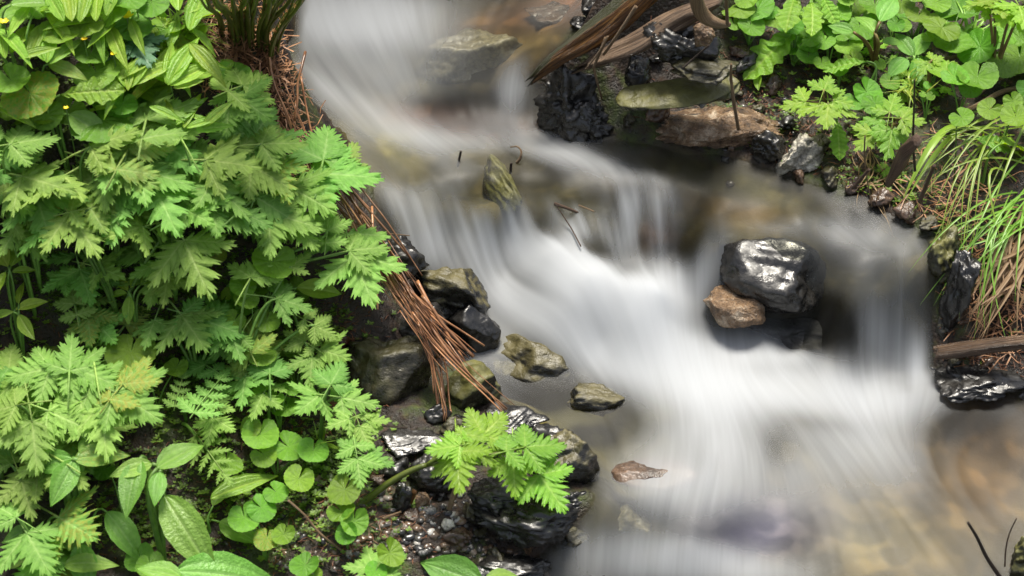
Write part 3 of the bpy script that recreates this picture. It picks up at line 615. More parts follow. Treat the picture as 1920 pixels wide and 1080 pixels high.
W_WET = wood_mat('wet_stick', (.03, .018, .01), (.10, .06, .035), (.3, .21, .14), rough=.22)
tag(link('rotten_log', log_mesh('rotten_log', pxpath([(1003,143,.175),(1040,112,.195),(1100,72,.22),(1170,20,.25),(1240,-40,.29),(1300,-90,.33)], 60), [.004,.010,.013,.0145,.016,.017], W_LOG, jag=.014, lump=.5, seed=3)),
    'orange brown rotten log whose broken tip hangs over the small fall', 'log')
tag(link('bark_slab', log_mesh('bark_slab', pxpath([(1085,128,.185),(1130,108,.205),(1190,82,.23),(1250,48,.258),(1310,18,.285),(1350,2,.30)], 60), [.005,.013,.018,.022,.02,.008], W_BARK, ell=.5, jag=.014, lump=.5, seed=8)),
    'broad weathered bark slab lying beside the rotten log', 'log')
tag(link('root', log_mesh('root', pxpath([(1302,-20,.36),(1308,8,.335),(1322,32,.315),(1345,44,.305),(1368,46,.30)], 30), [.007,.008,.008,.006,.003], W_DRY, n=16, seed=5)),
    'pale curved root arching down beside the upper kidney leaves', 'root')
tag(link('root', log_mesh('root', pxpath([(1720,262,.26),(1700,280,.235),(1688,305,.2),(1665,345,.15)], 24), [.006,.008,.007,.004], W_ROOT, n=20, lump=.35, seed=6)),
    'gnarled red brown root under the lobed leaves of the right bank', 'root')
tag(link('stick', log_mesh('stick', pxpath([(1752,662,.005),(1800,656,.012),(1860,648,.022),(1930,640,.035),(1990,633,.05)], 30), [.0075,.009,.0085,.0085,.008], W_WET, n=24, jag=.004, lump=.2, seed=9)),
    'wet brown broken stick jutting from the right bank over the pool', 'stick')
def twig(label, pts, r0, r1, m=None, name='twig', n=24, knots=0, seed=0, on_ground=False):
    me = log_mesh(name, smooth_path([ground(*p) for p in pts], n) if on_ground else pxpath(pts, n), [r0, (r0 + r1) / 2, r1], m or W_TWIG, n=8, lump=.25, seed=seed)
    return tag(link(name, me), label, 'twig')
twig('short upright dark twig standing in the stream above the fall', [(858,312,.09),(861,298,.103),(864,284,.115)], .0016, .0012)
twig('curled golden twig in the water above the fall', [(957,276,.108),(970,275,.114),(977,284,.115),(975,297,.108),(969,305,.102)], .0008, .0017, W_DRY)
twig('short dark peg of wood beside the curled golden twig', [(957,325,.098),(958,314,.106),(959,306,.112)], .0018, .0015)
twig('thin reddish twig leaning in the middle of the fall', [(1040,380,.093),(1058,408,.078),(1072,430,.068),(1089,462,.06)], .0006, .0008, W_ROOT)
twig('dark flat piece of wood caught on the lip of the fall', [(1040,382,.085),(1062,390,.086),(1084,399,.079)], .002, .0014, W_ROOT)
twig('small pale twig caught on the lip beside the dark wood', [(1085,385,.1),(1100,391,.1),(1114,397,.1)], .001, .0008, W_DRY)
twig('dark bare twig rising at the lower right corner', [(1875,1082,-.05),(1850,1045,-.02),(1832,1008,.01),(1815,980,.03)], .0022, .0016, seed=3)
twig('thin reddish twig beside the bare twig in the lower right corner', [(1884,1062,-.04),(1886,1030,-.02),(1893,1000,0),(1906,972,.02)], .0009, .0007, W_ROOT)
twig('bundle stem of pale dry grass hanging from the log toward the rock', [(1136,70,.25),(1128,92,.235),(1117,118,.21),(1114,130,.2),(1120,155,.18),(1128,184,.15)], .002, .0012, W_DRY)
twig('second pale dry stem hanging beside the first from the log', [(1193,12,.30),(1172,45,.275),(1148,80,.245),(1132,102,.22)], .0022, .0018, W_DRY)
twig('thin dry stem ending over the dark hollow beside the hanging stems', [(1140,68,.255),(1125,95,.235),(1108,118,.215),(1098,130,.2)], .0013, .0008, W_DRY)
twig('long thin dry stem standing across the tan quartz rock', [(1371,120,.26),(1371,150,.235),(1376,190,.205),(1384,242,.155)], .0014, .0022, W_DRY)
twig('pale dry stem standing behind the leafy right bank', [(1362,-20,.37),(1363,20,.33),(1364,45,.31)], .002, .002, W_DRY)
twig('brown fallen twig above the mossy slab', [(1280,128,.24),(1300,110,.25),(1330,85,.27)], .0012, .0012, W_TWIG)
twig('needle thin stalk with dark tip sticking out over the fall', [(712,436,.1),(740,439,.105),(768,442,.108)], .0006, .0006, W_DRY)
twig('straw coloured twig beneath the bright fern leaved sprig', [(858,908,-.005),(850,930,-.02),(842,955,-.035)], .0035, .0025, W_DRY)
twig('short straw lying on mud beside the thick hairy stem', [(717,973,-.035),(735,966,-.035),(752,960,-.035)], .0016, .001, W_DRY)
twig('brown bark chip leaning between the small gravel stones', [(777,922,-.02),(774,932,-.028),(771,942,-.036)], .003, .002, W_LOG)
twig('thin twig hanging from the right bank above the still water', [(1622,255,.2),(1621,290,.17),(1625,330,.14),(1635,388,.1)], .0009, .0007, W_DRY)
twig('short brown stick leaning on the dark right bank', [(1600,352,.12),(1615,335,.14),(1630,318,.155)], .002, .0018, W_ROOT)
twig('dark stalk standing among the grass of the right bank', [(1715,150,.36),(1714,200,.3),(1712,260,.25),(1716,320,.19)], .001, .0014, W_TWIG)
twig('reddish brown stalk on the steep right bank beneath the grass', [(1752,310,.23),(1740,340,.2),(1725,378,.155)], .002, .0025, W_ROOT)
twig('curved twig over the moss at the left foreground', [(540,938,-.02),(570,965,-.03),(600,1000,-.045),(650,1040,-.06)], .0014, .001, W_DRY)
twig('brown branch lying on the right bank behind the kidney leaves', [(1760,112,.01),(1800,106,.012),(1850,102,.01)], .0025, .002, W_DRY, on_ground=True)
twig('thick pale branch beneath the kidney leaves of the right bank', [(1800,215,.006),(1840,195,.01),(1880,172,.012),(1935,160,.01)], .0035, .0028, W_DRY, on_ground=True)
twig('pale stripped branch across the right bank above the other branch', [(1830,180,.008),(1855,160,.014),(1890,140,.01)], .0026, .002, W_DRY, on_ground=True)
twig('dark fallen twig beside the flat rock of the left bank', [(570,778,0),(630,790,0),(700,796,-.005),(760,803,-.01)], .0018, .001)

# cone
def cone():
    P = ground(632, 652, .013); t = thing('larch_cone', 'small dark red brown conifer cone on the wet left bank', 'cone', P)
    mb = MB(); core = [(0, 0, -.014), (0, 0, -.006), (0, 0, .004), (0, 0, .014)]; v, f = tube(core, [.004, .009, .009, .003], 10); mb.add(v, f)
    mc = plain_mat('cone_brown', (.03, .008, .006), (.10, .03, .02), rough=.3, scale=120)
    link('core', mb.mesh('core', mc, 'v'), t, Matrix.Rotation(.5, 4, 'Y'))
    sb = MB()
    for r in range(9):
        z = -.013 + r * .0032; rad_ = .0125 * math.sqrt(max(.06, 1 - ((z + .001) / .0155) ** 2))
        for k in range(9):
            a = 2 * math.pi * (k + .5 * (r % 2)) / 9; c, s = math.cos(a), math.sin(a); o = np.array((c, s, 0)) * rad_ + np.array((0, 0, z)); tn = np.array((-s, c, 0)); ou = np.array((c, s, .9))
            w_ = .0042; pts = [o - tn * w_ * .6 - ou * .002, o + tn * w_ * .6 - ou * .002, o + tn * w_ + ou * .001, o + ou * .0035, o - tn * w_ + ou * .001, o + np.array((c, s, 0)) * .0025]
            sb.add(pts, [(0, 1, 5), (1, 2, 5), (2, 3, 5), (3, 4, 5), (4, 0, 5)])
    link('scales', sb.mesh('scales', mc, 'v'), t, Matrix.Rotation(.5, 4, 'Y'))
cone()

# dead stalks: a bundle washed along the left shore
M_STALK = plain_mat('dead_stalk', (.09, .034, .015), (.38, .19, .09), rough=.3, scale=30, stretch=(1, 1, 1), spec=.5)
AX = smooth_path([(508,100,.275),(535,190,.225),(578,290,.175),(636,380,.14),(705,475,.105),(775,570,.07),(835,650,.035),(955,765,-.012)], 200)
AXB = smooth_path([(705,475,.105),(770,560,.07),(805,640,.035),(825,720,.0),(832,790,-.02)], 200)
def dead_stalks():
    rr = random.Random(12)
    zones = [(AX, 0, .42, 20, 34, 'dead stalk lying under the upright olive stalks beside the upper stream', 'dead stalks below the upright stalks'),
             (AX, .25, .68, 42, 34, 'reddish dead stalk lying in the wet bundle left of the main fall', 'dead stalks left of the main fall'),
             (AX, .48, .9, 42, 26, 'brown dead stalk in the bundle crossing the black rock with olive top', 'dead stalks crossing the black rock'),
             (AX, .66, 1.0, 9, 13, 'dead stalk pointing down into the calm pool', 'dead stalks reaching the calm pool'),
             (AXB, .3, 1.0, 12, 12, 'dead stalk hanging down between the flat olive rock and brown mossy rock', 'dead stalks between the two rocks')]
    for ax, a, b, n, spread, label, grp in zones:
        for k in range(n):
            t0 = a + rr.random() * (b - a) * .55; t1 = min(b, t0 + rr.uniform(.12, .42) * (1 if ax is AX else 2)); tng = 2.2 if rr.random() < .18 else 1; off0 = rr.gauss(0, .7) * spread * tng; off1 = off0 * .35 + rr.gauss(0, .6) * spread * tng
            lift = rr.uniform(-.008, .012); pts = []
            for q in np.linspace(0, 1, 5):
                p = ax[int((t0 + (t1 - t0) * q) * 199)]; o = off0 + (off1 - off0) * q
                pts.append(at(p[0] + o * .8 + rr.gauss(0, 1.6), p[1] - o * .55 + rr.gauss(0, 1.6), p[2] + lift + .004 * math.sin(q * 3.1)))
            pth = smooth_path(pts, 16)
            pth[:, 2] = np.maximum(pth[:, 2], ter(pth[:, 0], pth[:, 1]) + .002)
            r0 = .0006 + .0017 * rr.random() ** 2.4; v, f = tube(pth, np.linspace(r0, r0 * rr.uniform(.5, .9), 16), 6); mb = MB(); mb.add(v, f)
            tag(link('dead_stalk', mb.mesh('dead_stalk', M_STALK, 'v')), label, 'stalk', grp)
dead_stalks()
# ------------------------------------------------------------------ leaves
L_FERN = leaf_mat('chervil_leaf', (.215, .405, .075), (.36, .54, .16), rough=.5, trans=.36, hue=.022, val=.22, spec=.3)
L_FRESH = leaf_mat('bright_divided_leaf', (.21, .42, .035), (.36, .54, .11), rough=.34, trans=.38, hue=.015, val=.2, spec=.4)
L_KID = leaf_mat('kidney_leaf', (.165, .35, .03), (.24, .42, .07), rough=.34, trans=.38, hue=.02, val=.25, spec=.4)
L_OVAL = leaf_mat('oval_leaf', (.21, .42, .065), (.3, .5, .13), rough=.33, trans=.38, hue=.018, val=.22, spec=.5)
L_LANCE = leaf_mat('lance_leaf', (.24, .45, .035), (.38, .55, .1), rough=.38, trans=.4, hue=.015, val=.2, spec=.45)
L_PALE = leaf_mat('yellow_green_leaf', (.27, .44, .035), (.40, .56, .10), rough=.4, trans=.4, hue=.015, val=.2)
L_BLUE = leaf_mat('blue_green_leaf', (.08, .20, .10), (.2, .34, .22), rough=.38, trans=.25, hue=.01, val=.15)
L_GRASS = leaf_mat('grass_blade', (.22, .40, .04), (.32, .5, .09), rough=.4, trans=.35, hue=.02, val=.3, bump=.1)
L_DRY = leaf_mat('dry_grass', (.20, .135, .055), (.3, .22, .1), rough=.6, trans=.2, hue=.02, val=.35, bump=.1)
M_STEM = plain_mat('green_stem', (.07, .16, .025), (.15, .27, .05), rough=.45, scale=90)
M_OSTEM = plain_mat('olive_stalk', (.06, .085, .012), (.13, .16, .025), rough=.45, scale=60, stretch=(1, 1, .2))
M_PURP = plain_mat('reddish_stem', (.10, .05, .02), (.16, .14, .04), rough=.45, scale=90)
M_YEL = plain_mat('yellow_petal', (.75, .5, .01), (.9, .68, .03), rough=.5, scale=90)

def pinna(mb, M, rng, nl=5, n=72, wid=.42, deep=.72, teeth=3, tooth=.25, fold=.12, ang=52, round_=.6):
    """one lobed and toothed leaf division, midrib from 0 to 1 along +Y"""
    for side in (-1, 1):
        V = []; A = []; F = []; offp = .12 * side + rng.uniform(-.06, .06); k_ = rng.uniform(.92, 1.08)
        for i in range(n + 1):
            t = i / n; ph = (t ** .82) * nl + .5 + offp; lf = ph % 1; li = int(ph)
            lobe = math.sin(math.pi * lf / .92) ** round_ if lf < .92 else .0
            saw = (lf * teeth) % 1
            env = wid * k_ * (min(1, t * 5 + .35)) * (1 - t) ** .72 + .07 * t
            Lr = env * (1 - deep * (1 - .25 * t) * (1 - lobe)) * (1 - tooth * (1 - saw) * (.35 + .65 * lobe))
            a = rad(ang * (1 - t ** 2.5) + 4)
            by = t * .86
            for q, vein in ((0, 1.0), (.12, .22), (.55, .1), (1, 0)):
                x = side * Lr * q * math.sin(a); y = by + Lr * q * math.cos(a)
                vn = max(0, 1 - abs(lf - .5) * 9) * .55 * (1 - q * .6)
                z = -fold * abs(x) * .6 + .035 * (lobe - .5) * q * wid * 2 - .09 * y * y - .02 * math.sin(ph * 6.28) * q
                V.append(M @ Vector((x, y, z))); A.append(max(vein, vn))
        for i in range(n):
            for q in range(3):
                b = i * 4 + q; f = (b, b + 4, b + 5, b + 1)
                F.append(f if side < 0 else f[::-1])
        mb.add(V, F, A)
def rib(mb, M, pts, r=.012):
    v, f = tube([M @ Vector(p) for p in pts], r, 5); mb.add(v, f, [.9] * len(v))
def Tm(x, y, a, s, z=0, roll=0, pitch=0):
    return Matrix.Translation((x, y, z)) @ Matrix.Rotation(a, 4, 'Z') @ Matrix.Rotation(pitch, 4, 'X') @ Matrix.Rotation(roll, 4, 'Y') @ Matrix.Scale(s, 4)
def compound(seed, nl=5, deep=.72, second=False, wid=.42, teeth=3, tooth=.25, fine=False):
    rng = random.Random(seed); mb = MB(); I = Matrix.Identity(4)
    if fine:                                            # finely cut, ladder like
        rib(mb, I, [(0, -.7, -.02), (0, -.2, .02), (0, .6, 0)])
        for i in range(5):
            y = -.55 + i * .27; s = .62 * (1 - .12 * i)
            for sd in (-1, 1): pinna(mb, Tm(0, y, -sd * rad(62 - 3 * i), s, roll=sd * .15, pitch=rng.uniform(-.15, .1)), rng, 5, 60, .38, .85, 2, .2)
        pinna(mb, Tm(0, .6, 0, .42), rng, 4, 50, .4, .85, 2)
        return mb
    rib(mb, I, [(0, -.8, -.05), (0, -.35, 0), (0, .02, 0)], .016)
    pinna(mb, Tm(0, 0, rng.uniform(-.1, .1), 1, pitch=-.05), rng, nl, 80, wid, deep, teeth, tooth)
    for sd in (-1, 1):
        pinna(mb, Tm(0, 0, -sd * rad(rng.uniform(58, 75)), rng.uniform(.74, .9), roll=sd * rng.uniform(.0, .25), pitch=rng.uniform(-.25, .05)), rng, nl, 72, wid * .95, deep, teeth, tooth)
        if second:
            pinna(mb, Tm(0, -.42, -sd * rad(rng.uniform(68, 85)), rng.uniform(.6, .75), roll=sd * .15, pitch=rng.uniform(-.2, .1)), rng, nl - 1, 60, wid * .95, deep, teeth, tooth)
    return mb
def kidney(seed):
    rng = random.Random(seed); mb = MB(); n = 96; rings = (.0, .12, .3, .55, .8, .95, 1.0); V = []; A = []; F = []; cup = rng.uniform(-.1, .22); ph = rng.uniform(0, 6)
    nt_ = rng.uniform(.12, .3); asp = rng.uniform(.98, 1.12)
    for i in range(n + 1):
        th = -math.pi / 2 + nt_ * .55 + (2 * math.pi - nt_ * 1.1) * i / n
        e = min(i, n - i) / n
        R_ = .5 * (1 + .05 * math.sin(th * 2 + ph)) * (.62 + .38 * min(1, e * 11) ** .55) * (1 + .018 * math.cos(i * 2 * math.pi / 4))
        for q, r in enumerate(rings):
            x = math.cos(th) * R_ * r * asp; y = math.sin(th) * R_ * r + .0
            vp = abs(((th * 11 / (2 * math.pi)) % 1) - .5) * 2
            vein = max(0, 1 - vp * 4.5) * (1 - r * .8) if r > 0 else .8
            z = cup * (r * R_) ** 2 * 2 + .013 * math.cos(th * 11) * r * (1 - .4 * r) + .05 * r * math.exp(-e * 14) + .045 * math.sin(th * 2 + ph) * r * r + .02 * math.sin(th * 5 + ph) * r * r
            V.append((x, y, z)); A.append(vein * .5)
    k = len(rings)
    for i in range(n):
        for q in range(k - 1): F.append((i * k + q, i * k + q + 1, (i + 1) * k + q + 1, (i + 1) * k + q))
    mb.add(V, F, A); return mb
def blade_leaf(seed, wid=.4, peak=.42, nv=5, droop=.35, wave=0.0, fold=.25, tip=1.0, n=40, pinnate=False, side_curl=0):
    """undivided leaf with a midrib, +Y long, 1 unit"""
    rng = random.Random(seed); mb = MB(); m = 12; V = []; A = []; F = []; ph = rng.uniform(0, 6)
    for i in range(n + 1):
        t = i / n; w_ = wid / 2 * (math.sin(math.pi * t ** (math.log(.5) / math.log(peak))) ** (.85 if t < peak else tip) if 0 < t < 1 else 0) + .006
        for j in range(m + 1):
            s = j / m * 2 - 1; e = w_ * (1 + wave * .35 * math.sin(t * 34 + ph + s) * abs(s) ** 3)
            x = s * e; y = t
            if pinnate:
                vp = abs(((t * 8 - abs(s) * .8) % 1) - .5) * 2; vein = max(0, 1 - vp * 4) * .55; pl = .012 * math.cos((t * 8 - abs(s) * .8) * 6.283)
            else:
                vp = abs((abs(s) * nv % 1) - .5) * 2; vein = max(0, 1 - vp * 2.2) * .35; pl = .006 * math.cos(abs(s) * nv * 6.283)
            if abs(s) < .1: vein = 1
            z = fold * abs(x) + pl * (1 if wid > .15 else .3) - droop * t * t * .6 + wave * .05 * math.sin(t * 19 + ph) * s * s + side_curl * x * t
            V.append((x, y, z)); A.append(vein)
    for i in range(n):
        for j in range(m): F.append((i * (m + 1) + j, i * (m + 1) + j + 1, (i + 1) * (m + 1) + j + 1, (i + 1) * (m + 1) + j))
    mb.add(V, F, A); return mb
def lib(name, mbs, m): return [b.mesh(name, m) for b in mbs]
FERN = lib('leaf', [compound(i, (5, 4, 6)[i % 3], (.5, .62, .55, .7)[i % 4], i % 2 == 0, (.56, .5, .6)[i % 3], tooth=.34) for i in range(9)], L_FERN)
FERNY = lib('leaf', [compound(20 + i, fine=True) for i in range(2)], L_FERN)
HERO = lib('leaf', [compound(30 + i, 6, .55, True, .6) for i in range(3)], L_FRESH)
LOBED = lib('leaf', [compound(40 + i, 3, .62, False, .62, 3, .3) for i in range(4)], L_FRESH)
BLUE = lib('leaf', [compound(50, 3, .55, True, .6, 3, .3)], L_BLUE)
KID = lib('leaf', [kidney(i) for i in range(7)], L_KID)
OVAL = lib('leaf', [blade_leaf(i, w_, .42, 5, d, .05, f) for i, (w_, d, f) in enumerate(((.46, .5, .2), (.5, .35, .28), (.42, .7, .15), (.55, .3, .2)))], L_OVAL)
LANCE = lib('leaf', [blade_leaf(10 + i, w_, .42, 3, d, .1, .45, 1.1) for i, (w_, d) in enumerate(((.26, .25), (.22, .5), (.3, .1), (.28, .4)))], L_LANCE)
PALE = lib('leaf', [blade_leaf(20 + i, w_, .48, 3, .3, .05, .3) for i, w_ in enumerate((.42, .5, .36))], L_PALE)
PRIM = lib('leaf', [blade_leaf(30 + i, .42, .6, 5, d, .45, .12, .75, pinnate=True) for i, d in enumerate((.3, .6))], L_FRESH)
TOC = -FWD
def leaf_at(parent, root, meshes, px, py, h, ang, len_px, tilt=None, rng=R, stalk=True, sm=None, sr=.0016, roll=.5, name='leaf', root_up=.5, start=None):
    """a leaf whose foot is seen at (px, py), h above the ground, its tip pointing along ang on the picture"""
    P = ground(px, py, h); tl = .35 if tilt is None else tilt
    Nn = Vector((rng.gauss(0, roll * .6), rng.gauss(0, roll * .4), 1)) + Vector(TOC) * tl; Nn.normalize()
    d2 = ray(px + len_px * math.cos(rad(ang)), py + len_px * math.sin(rad(ang)))
    den = d2 @ np.array(Nn); Q = CAM + d2 * (((P - CAM) @ np.array(Nn)) / den)
    D = Vector(Q - P); s = D.length
    kk = float((P - CAM) @ FWD) / FP * len_px
    s = min(s, kk * 1.9); D.normalize()
    X = D.cross(Nn).normalized(); Z = X.cross(D)
    M = Matrix(((X.x, D.x, Z.x, 0), (X.y, D.y, Z.y, 0), (X.z, D.z, Z.z, 0), (0, 0, 0, 1)))
    Mw = Matrix.Translation(Vector(P) - Vector(root)) @ M @ Matrix.Scale(s, 4)
    link(name, rng.choice(meshes), parent, Mw)
    if stalk:
        b = P - np.array(root); a = np.zeros(3); mid = np.array([b[0] * .25, b[1] * .25, b[2] * root_up + .01])
        if start is not None: a = start; mid = a * .6 + b * .4 + np.array([0, 0, .006])
        back = b - np.array(D) * min(.05, s * .5) - np.array([0, 0, .006])
        pth = bez(a, mid, back, b, 12); v, f = tube(pth, np.linspace(sr * 1.25, sr * .7, 12), 6); mb = MB(); mb.add(v, f)
        link('leaf_stalk', mb.mesh('leaf_stalk', sm or M_STEM, 'v'), parent)
    return P
def plant(name, label, meshes, leaves, root=None, group=None, cat='plant', hub=None, **kw):
    """leaves: (px, py, height, picture angle, length in pixels[, tilt])"""
    if root is None:
        c = np.mean([ground(l[0], l[1], l[2]) for l in leaves], axis=0); root = (c[0], c[1] - .01)
        root = np.array([root[0], root[1], gz(*root) - .004])
    elif len(root) == 2: root = ground(*root) - np.array([0, 0, .004])
    t = thing(name, label, cat, root, group); start = None
    if hub:                                             # one stem that carries all the leaves
        hp = ground(*hub) - root; r0 = kw.get('sr', .002)
        pth = bez(np.zeros(3), hp * .3 + np.array([0, 0, .008]), hp * .7 + np.array([0, 0, .012]), hp, 14); v, f = tube(pth, np.linspace(r0 * 1.3, r0 * .9, 14), 8); mb = MB(); mb.add(v, f)
        link('stem', mb.mesh('stem', kw.get('sm', M_STEM), 'v'), t); start = hp; kw = dict(kw, sr=r0 * .45, start=start)
    for l in leaves: leaf_at(t, root, meshes, *l[:5], tilt=(l[5] if len(l) > 5 else None), **kw)
    return t

F = 'fern_leaf_plant'
HEROES = [
 (F, 'ferny leaved plant reaching over the dead stalks toward the upper fall', FERN, [(590,325,.11,2,140),(606,300,.12,-78,82),(545,350,.10,25,100),(640,305,.1,-60,60)], (520,420)),
 (F, 'ferny leaved plant overhanging the stalk bundle beside the main fall', FERN, [(664,480,.10,72,105,.8),(655,470,.11,-12,85),(614,432,.11,-82,56)], (420,540)),
 (F, 'ferny leaved plant with the big grey green leaf drooping over the dark gap', FERN, [(345,450,.13,62,125,.8),(268,425,.13,165,75),(352,395,.14,-25,100),(315,520,.1,100,60)], (330,560)),
 (F, 'maple like ferny plant under the olive stalks of the left bank', FERN, [(448,182,.11,35,75),(455,160,.12,-20,70),(430,200,.11,95,60)], (440,250)),
 (F, 'ferny leaved plant at the left edge level with the upper fall', FERN, [(40,330,.13,10,115),(20,270,.14,-10,100),(70,370,.12,70,100)], None),
 (F, 'ferny leaved plant in the bright band near the left edge', FERN, [(170,275,.13,-25,110),(120,330,.13,150,100),(200,310,.13,20,110)], None),
 (F, 'ferny leaved plant with spread leaves in the middle of the bright band', FERN, [(262,318,.14,15,120),(240,280,.14,-60,100),(215,360,.12,100,110),(290,350,.13,60,100)], None),
 (F, 'ferny leaved plant right of the middle in the bright band', FERN, [(385,300,.13,0,115),(340,260,.13,-120,85),(400,340,.13,40,110)], None),
 (F, 'ferny leaved plant above the dead stalks at the right end of the bright band', FERN, [(490,270,.12,-5,95),(470,310,.12,30,110),(510,310,.11,60,80)], None),
 (F, 'ferny leaved plant along the lower edge of the bright band', FERN, [(130,400,.14,50,105),(90,420,.14,140,90),(400,385,.12,20,120),(170,390,.14,-10,90)], None),
 (F, 'ferny leaved plant beside the lone oval leaf near the stalks', FERN, [(505,400,.12,15,120),(480,370,.12,-40,95),(545,410,.11,50,80)], None),
 (F, 'low dark ferny plant in the gap under the bright band', FERN, [(150,505,.05,75,70),(180,500,.05,15,62),(120,520,.05,150,55)], None),
 (F, 'low ferny plant with small leaves in the shaded middle of the left bank', FERN, [(165,590,.04,95,60),(140,570,.05,-100,50),(185,610,.04,40,45)], None),
 (F, 'ferny plant beneath the big drooping leaf', FERN, [(290,600,.06,110,60),(340,590,.07,50,85),(380,600,.07,20,90),(430,620,.06,60,70)], None),
 (F, 'tall ferny plant with slender stem in front of the wet stalks', FERN, [(470,520,.10,-60,70),(520,560,.09,10,80),(590,610,.08,30,55),(450,630,.06,120,60),(545,500,.1,-40,55)], (445,740)),
 (F, 'bright ferny plant with upright leaf at the left edge', FERN, [(130,695,.13,-88,85,.7),(140,690,.12,20,95),(95,690,.12,175,100)], (120,830)),
 (F, 'bright ferny plant with wide leaves in the lower left', FERN, [(215,735,.12,25,110),(230,720,.12,-50,85),(190,760,.12,80,110),(150,750,.12,150,90)], (180,880)),
 (F, 'ferny plant below the upright leaf at the left edge', FERN, [(60,790,.11,80,105),(30,760,.12,170,80),(90,770,.11,20,105)], (70,900)),
 (F, 'shaded ferny plant at the left edge near the bottom', FERN, [(40,900,.07,70,85),(70,890,.07,20,80),(20,870,.07,-140,60)], None),
 (F, 'ferny plant in the lower left corner', FERN, [(50,1000,.06,60,90),(110,970,.06,30,80),(30,970,.06,-150,70),(80,1050,.05,80,80)], None),
 ('ladder_fern', 'finely cut ladder like leaf plant pointing up right in the lower left', FERNY, [(388,742,.06,-52,72)], (420,820)),
 ('ladder_fern', 'finely cut ladder like leaf plant pointing down right above the kidney leaves', FERNY, [(392,848,.05,55,78)], (340,790)),
 ('ladder_fern', 'finely cut small leaf plant behind the wide ferny leaves', FERNY, [(335,735,.05,-75,50)], (350,790)),
 (F, 'ferny plant at the shore beside the large flat topped rock', FERN, [(640,745,.07,8,85),(620,720,.08,-60,60),(600,740,.07,150,60)], (600,830)),
 (F, 'pale ferny plant in front of the large flat topped rock', FERN, [(690,790,.05,-10,48),(675,800,.05,70,50),(655,785,.06,160,50)], (640,900)),
 (F, 'olive tinged ferny plant above the kidney leaves on the mud', FERN, [(690,855,.05,15,60),(670,860,.05,80,60),(660,840,.05,-150,40)], (630,920)),
 (F, 'dark small leaved plant above the larch cone', FERN, [(600,655,.06,20,60),(585,670,.06,90,60),(570,640,.06,-150,50)], (560,740)),
 (F, 'bottom edge ferny plant beside the pale broad leaf', FERN, [(700,1065,.03,-110,55),(720,1072,.03,-40,60)], (700,1110)),
 (F, 'fresh ferny plant at the left edge of the dark gap', FERN, [(30,430,.1,40,90),(50,400,.11,-20,80)], None),
 ('hero_sprig', 'large bright green fern leaved sprig with thick hairy stem over the black rocks', HERO, [(858,846,.085,84,82,.6),(862,835,.09,170,72,.5),(905,815,.09,-45,72,.4),(962,862,.08,88,78,.6),(985,838,.085,-12,85,.4),(1012,890,.075,48,92,.5)], (668,948)),
 ('lobed_leaf_plant', 'fresh lobed leaf plant above the white quartz lump', LOBED, [(1512,190,.05,172,58),(1545,168,.07,-70,36),(1553,195,.06,85,44),(1562,188,.06,10,45)], (1555,225)),
 ('lobed_leaf_plant', 'glossy lobed leaf plant hanging over the red brown root', LOBED, [(1655,222,.05,175,52),(1668,210,.06,-80,45),(1690,222,.06,5,52),(1672,242,.05,95,62,.8),(1640,250,.05,140,50)], (1690,240)),
 ('lobed_leaf_plant', 'tiny lobed leaf plant at the foot of the red brown root', LOBED, [(1658,315,.01,-150,18),(1660,318,.01,30,20)], None),
 ('lobed_leaf_plant', 'lobed leaf plant in the upper right corner', LOBED, [(1850,5,.1,170,48),(1905,20,.1,150,48),(1910,10,.1,60,50),(1862,0,.1,40,45)], None),
 ('lobed_leaf_plant', 'small lobed leaf plant between the kidney leaves of the right bank', LOBED, [(1748,112,.04,-20,26),(1742,118,.04,120,26)], None),
 ('blue_leaf_plant', 'blue green lobed leaf plant among the lance leaves of the upper left', BLUE, [(255,75,.08,60,55),(268,80,.08,-10,45)], None),
]
for nme, lab, ms, lv, rt in HEROES:
    nme = 'fern_leaf_plant' if nme == 'hero_sprig' else nme
    big = ms is HERO
    plant(nme, lab, ms, lv, rt, hub=(800, 872, .055) if big else None, sr=.0032 if big else .0018, sm=M_OSTEM if big else (M_PURP if ms is LOBED else M_STEM))

# kidney leaved violets: clumps of single long stalked leaves
def kid_plant(label, lv, group=None, h=.035):
    ll = []
    for q in lv:
        px, py, d = q[:3]; hh = q[3] if len(q) > 3 else h
        ll.append((px, py, hh, R.uniform(30, 150), d, R.uniform(.3, .9)))
    return plant('kidney_leaf_plant', label, KID, ll, None, group, sr=.0009, roll=.5)
kid_plant('cluster of round kidney leaves highest on the mud of the lower left', [(488,815,62),(541,838,62),(587,845,48),(494,852,50),(470,800,42)])
kid_plant('kidney leaf plant left of the gravel with two medium leaves', [(560,898,52),(517,922,44),(425,865,50)])
kid_plant('kidney leaf plant with overlapping leaves in the bottom centre left', [(490,952,56),(458,972,58),(500,1010,46),(532,1002,44)])
kid_plant('kidney leaf plant at the foot of the thick hairy stem', [(646,918,64),(640,958,44),(664,978,56),(650,1000,44)])
kid_plant('single kidney leaf plant at the bottom edge near the pale broad leaf', [(731,1036,58),(705,1070,36)])
kid_plant('kidney leaf plant at the bottom edge left of the curved twig', [(572,1060,56),(590,1078,30)])
kid_plant('kidney leaf plant behind the big drooping oval leaf of the bottom left', [(262,1048,52),(282,1062,48),(195,880,48)], h=.03)
kid_plant('dark kidney leaf plant in the shade of the lower middle left bank', [(245,660,84,.06),(330,690,40,.04)])
kid_plant('kidney leaf plant before the wet stalks beside the slender stem', [(500,600,46,.06),(462,560,42,.07),(490,665,50,.05),(440,600,38,.05)])
kid_plant('kidney leaf plant with big pale leaf near the lone oval leaf', [(512,490,70,.09),(455,535,46,.07),(470,520,40,.07)])
kid_plant('large kidney leaf plant at the left edge above the bright band', [(57,175,84,.1),(20,150,60,.1),(85,215,60,.08)])
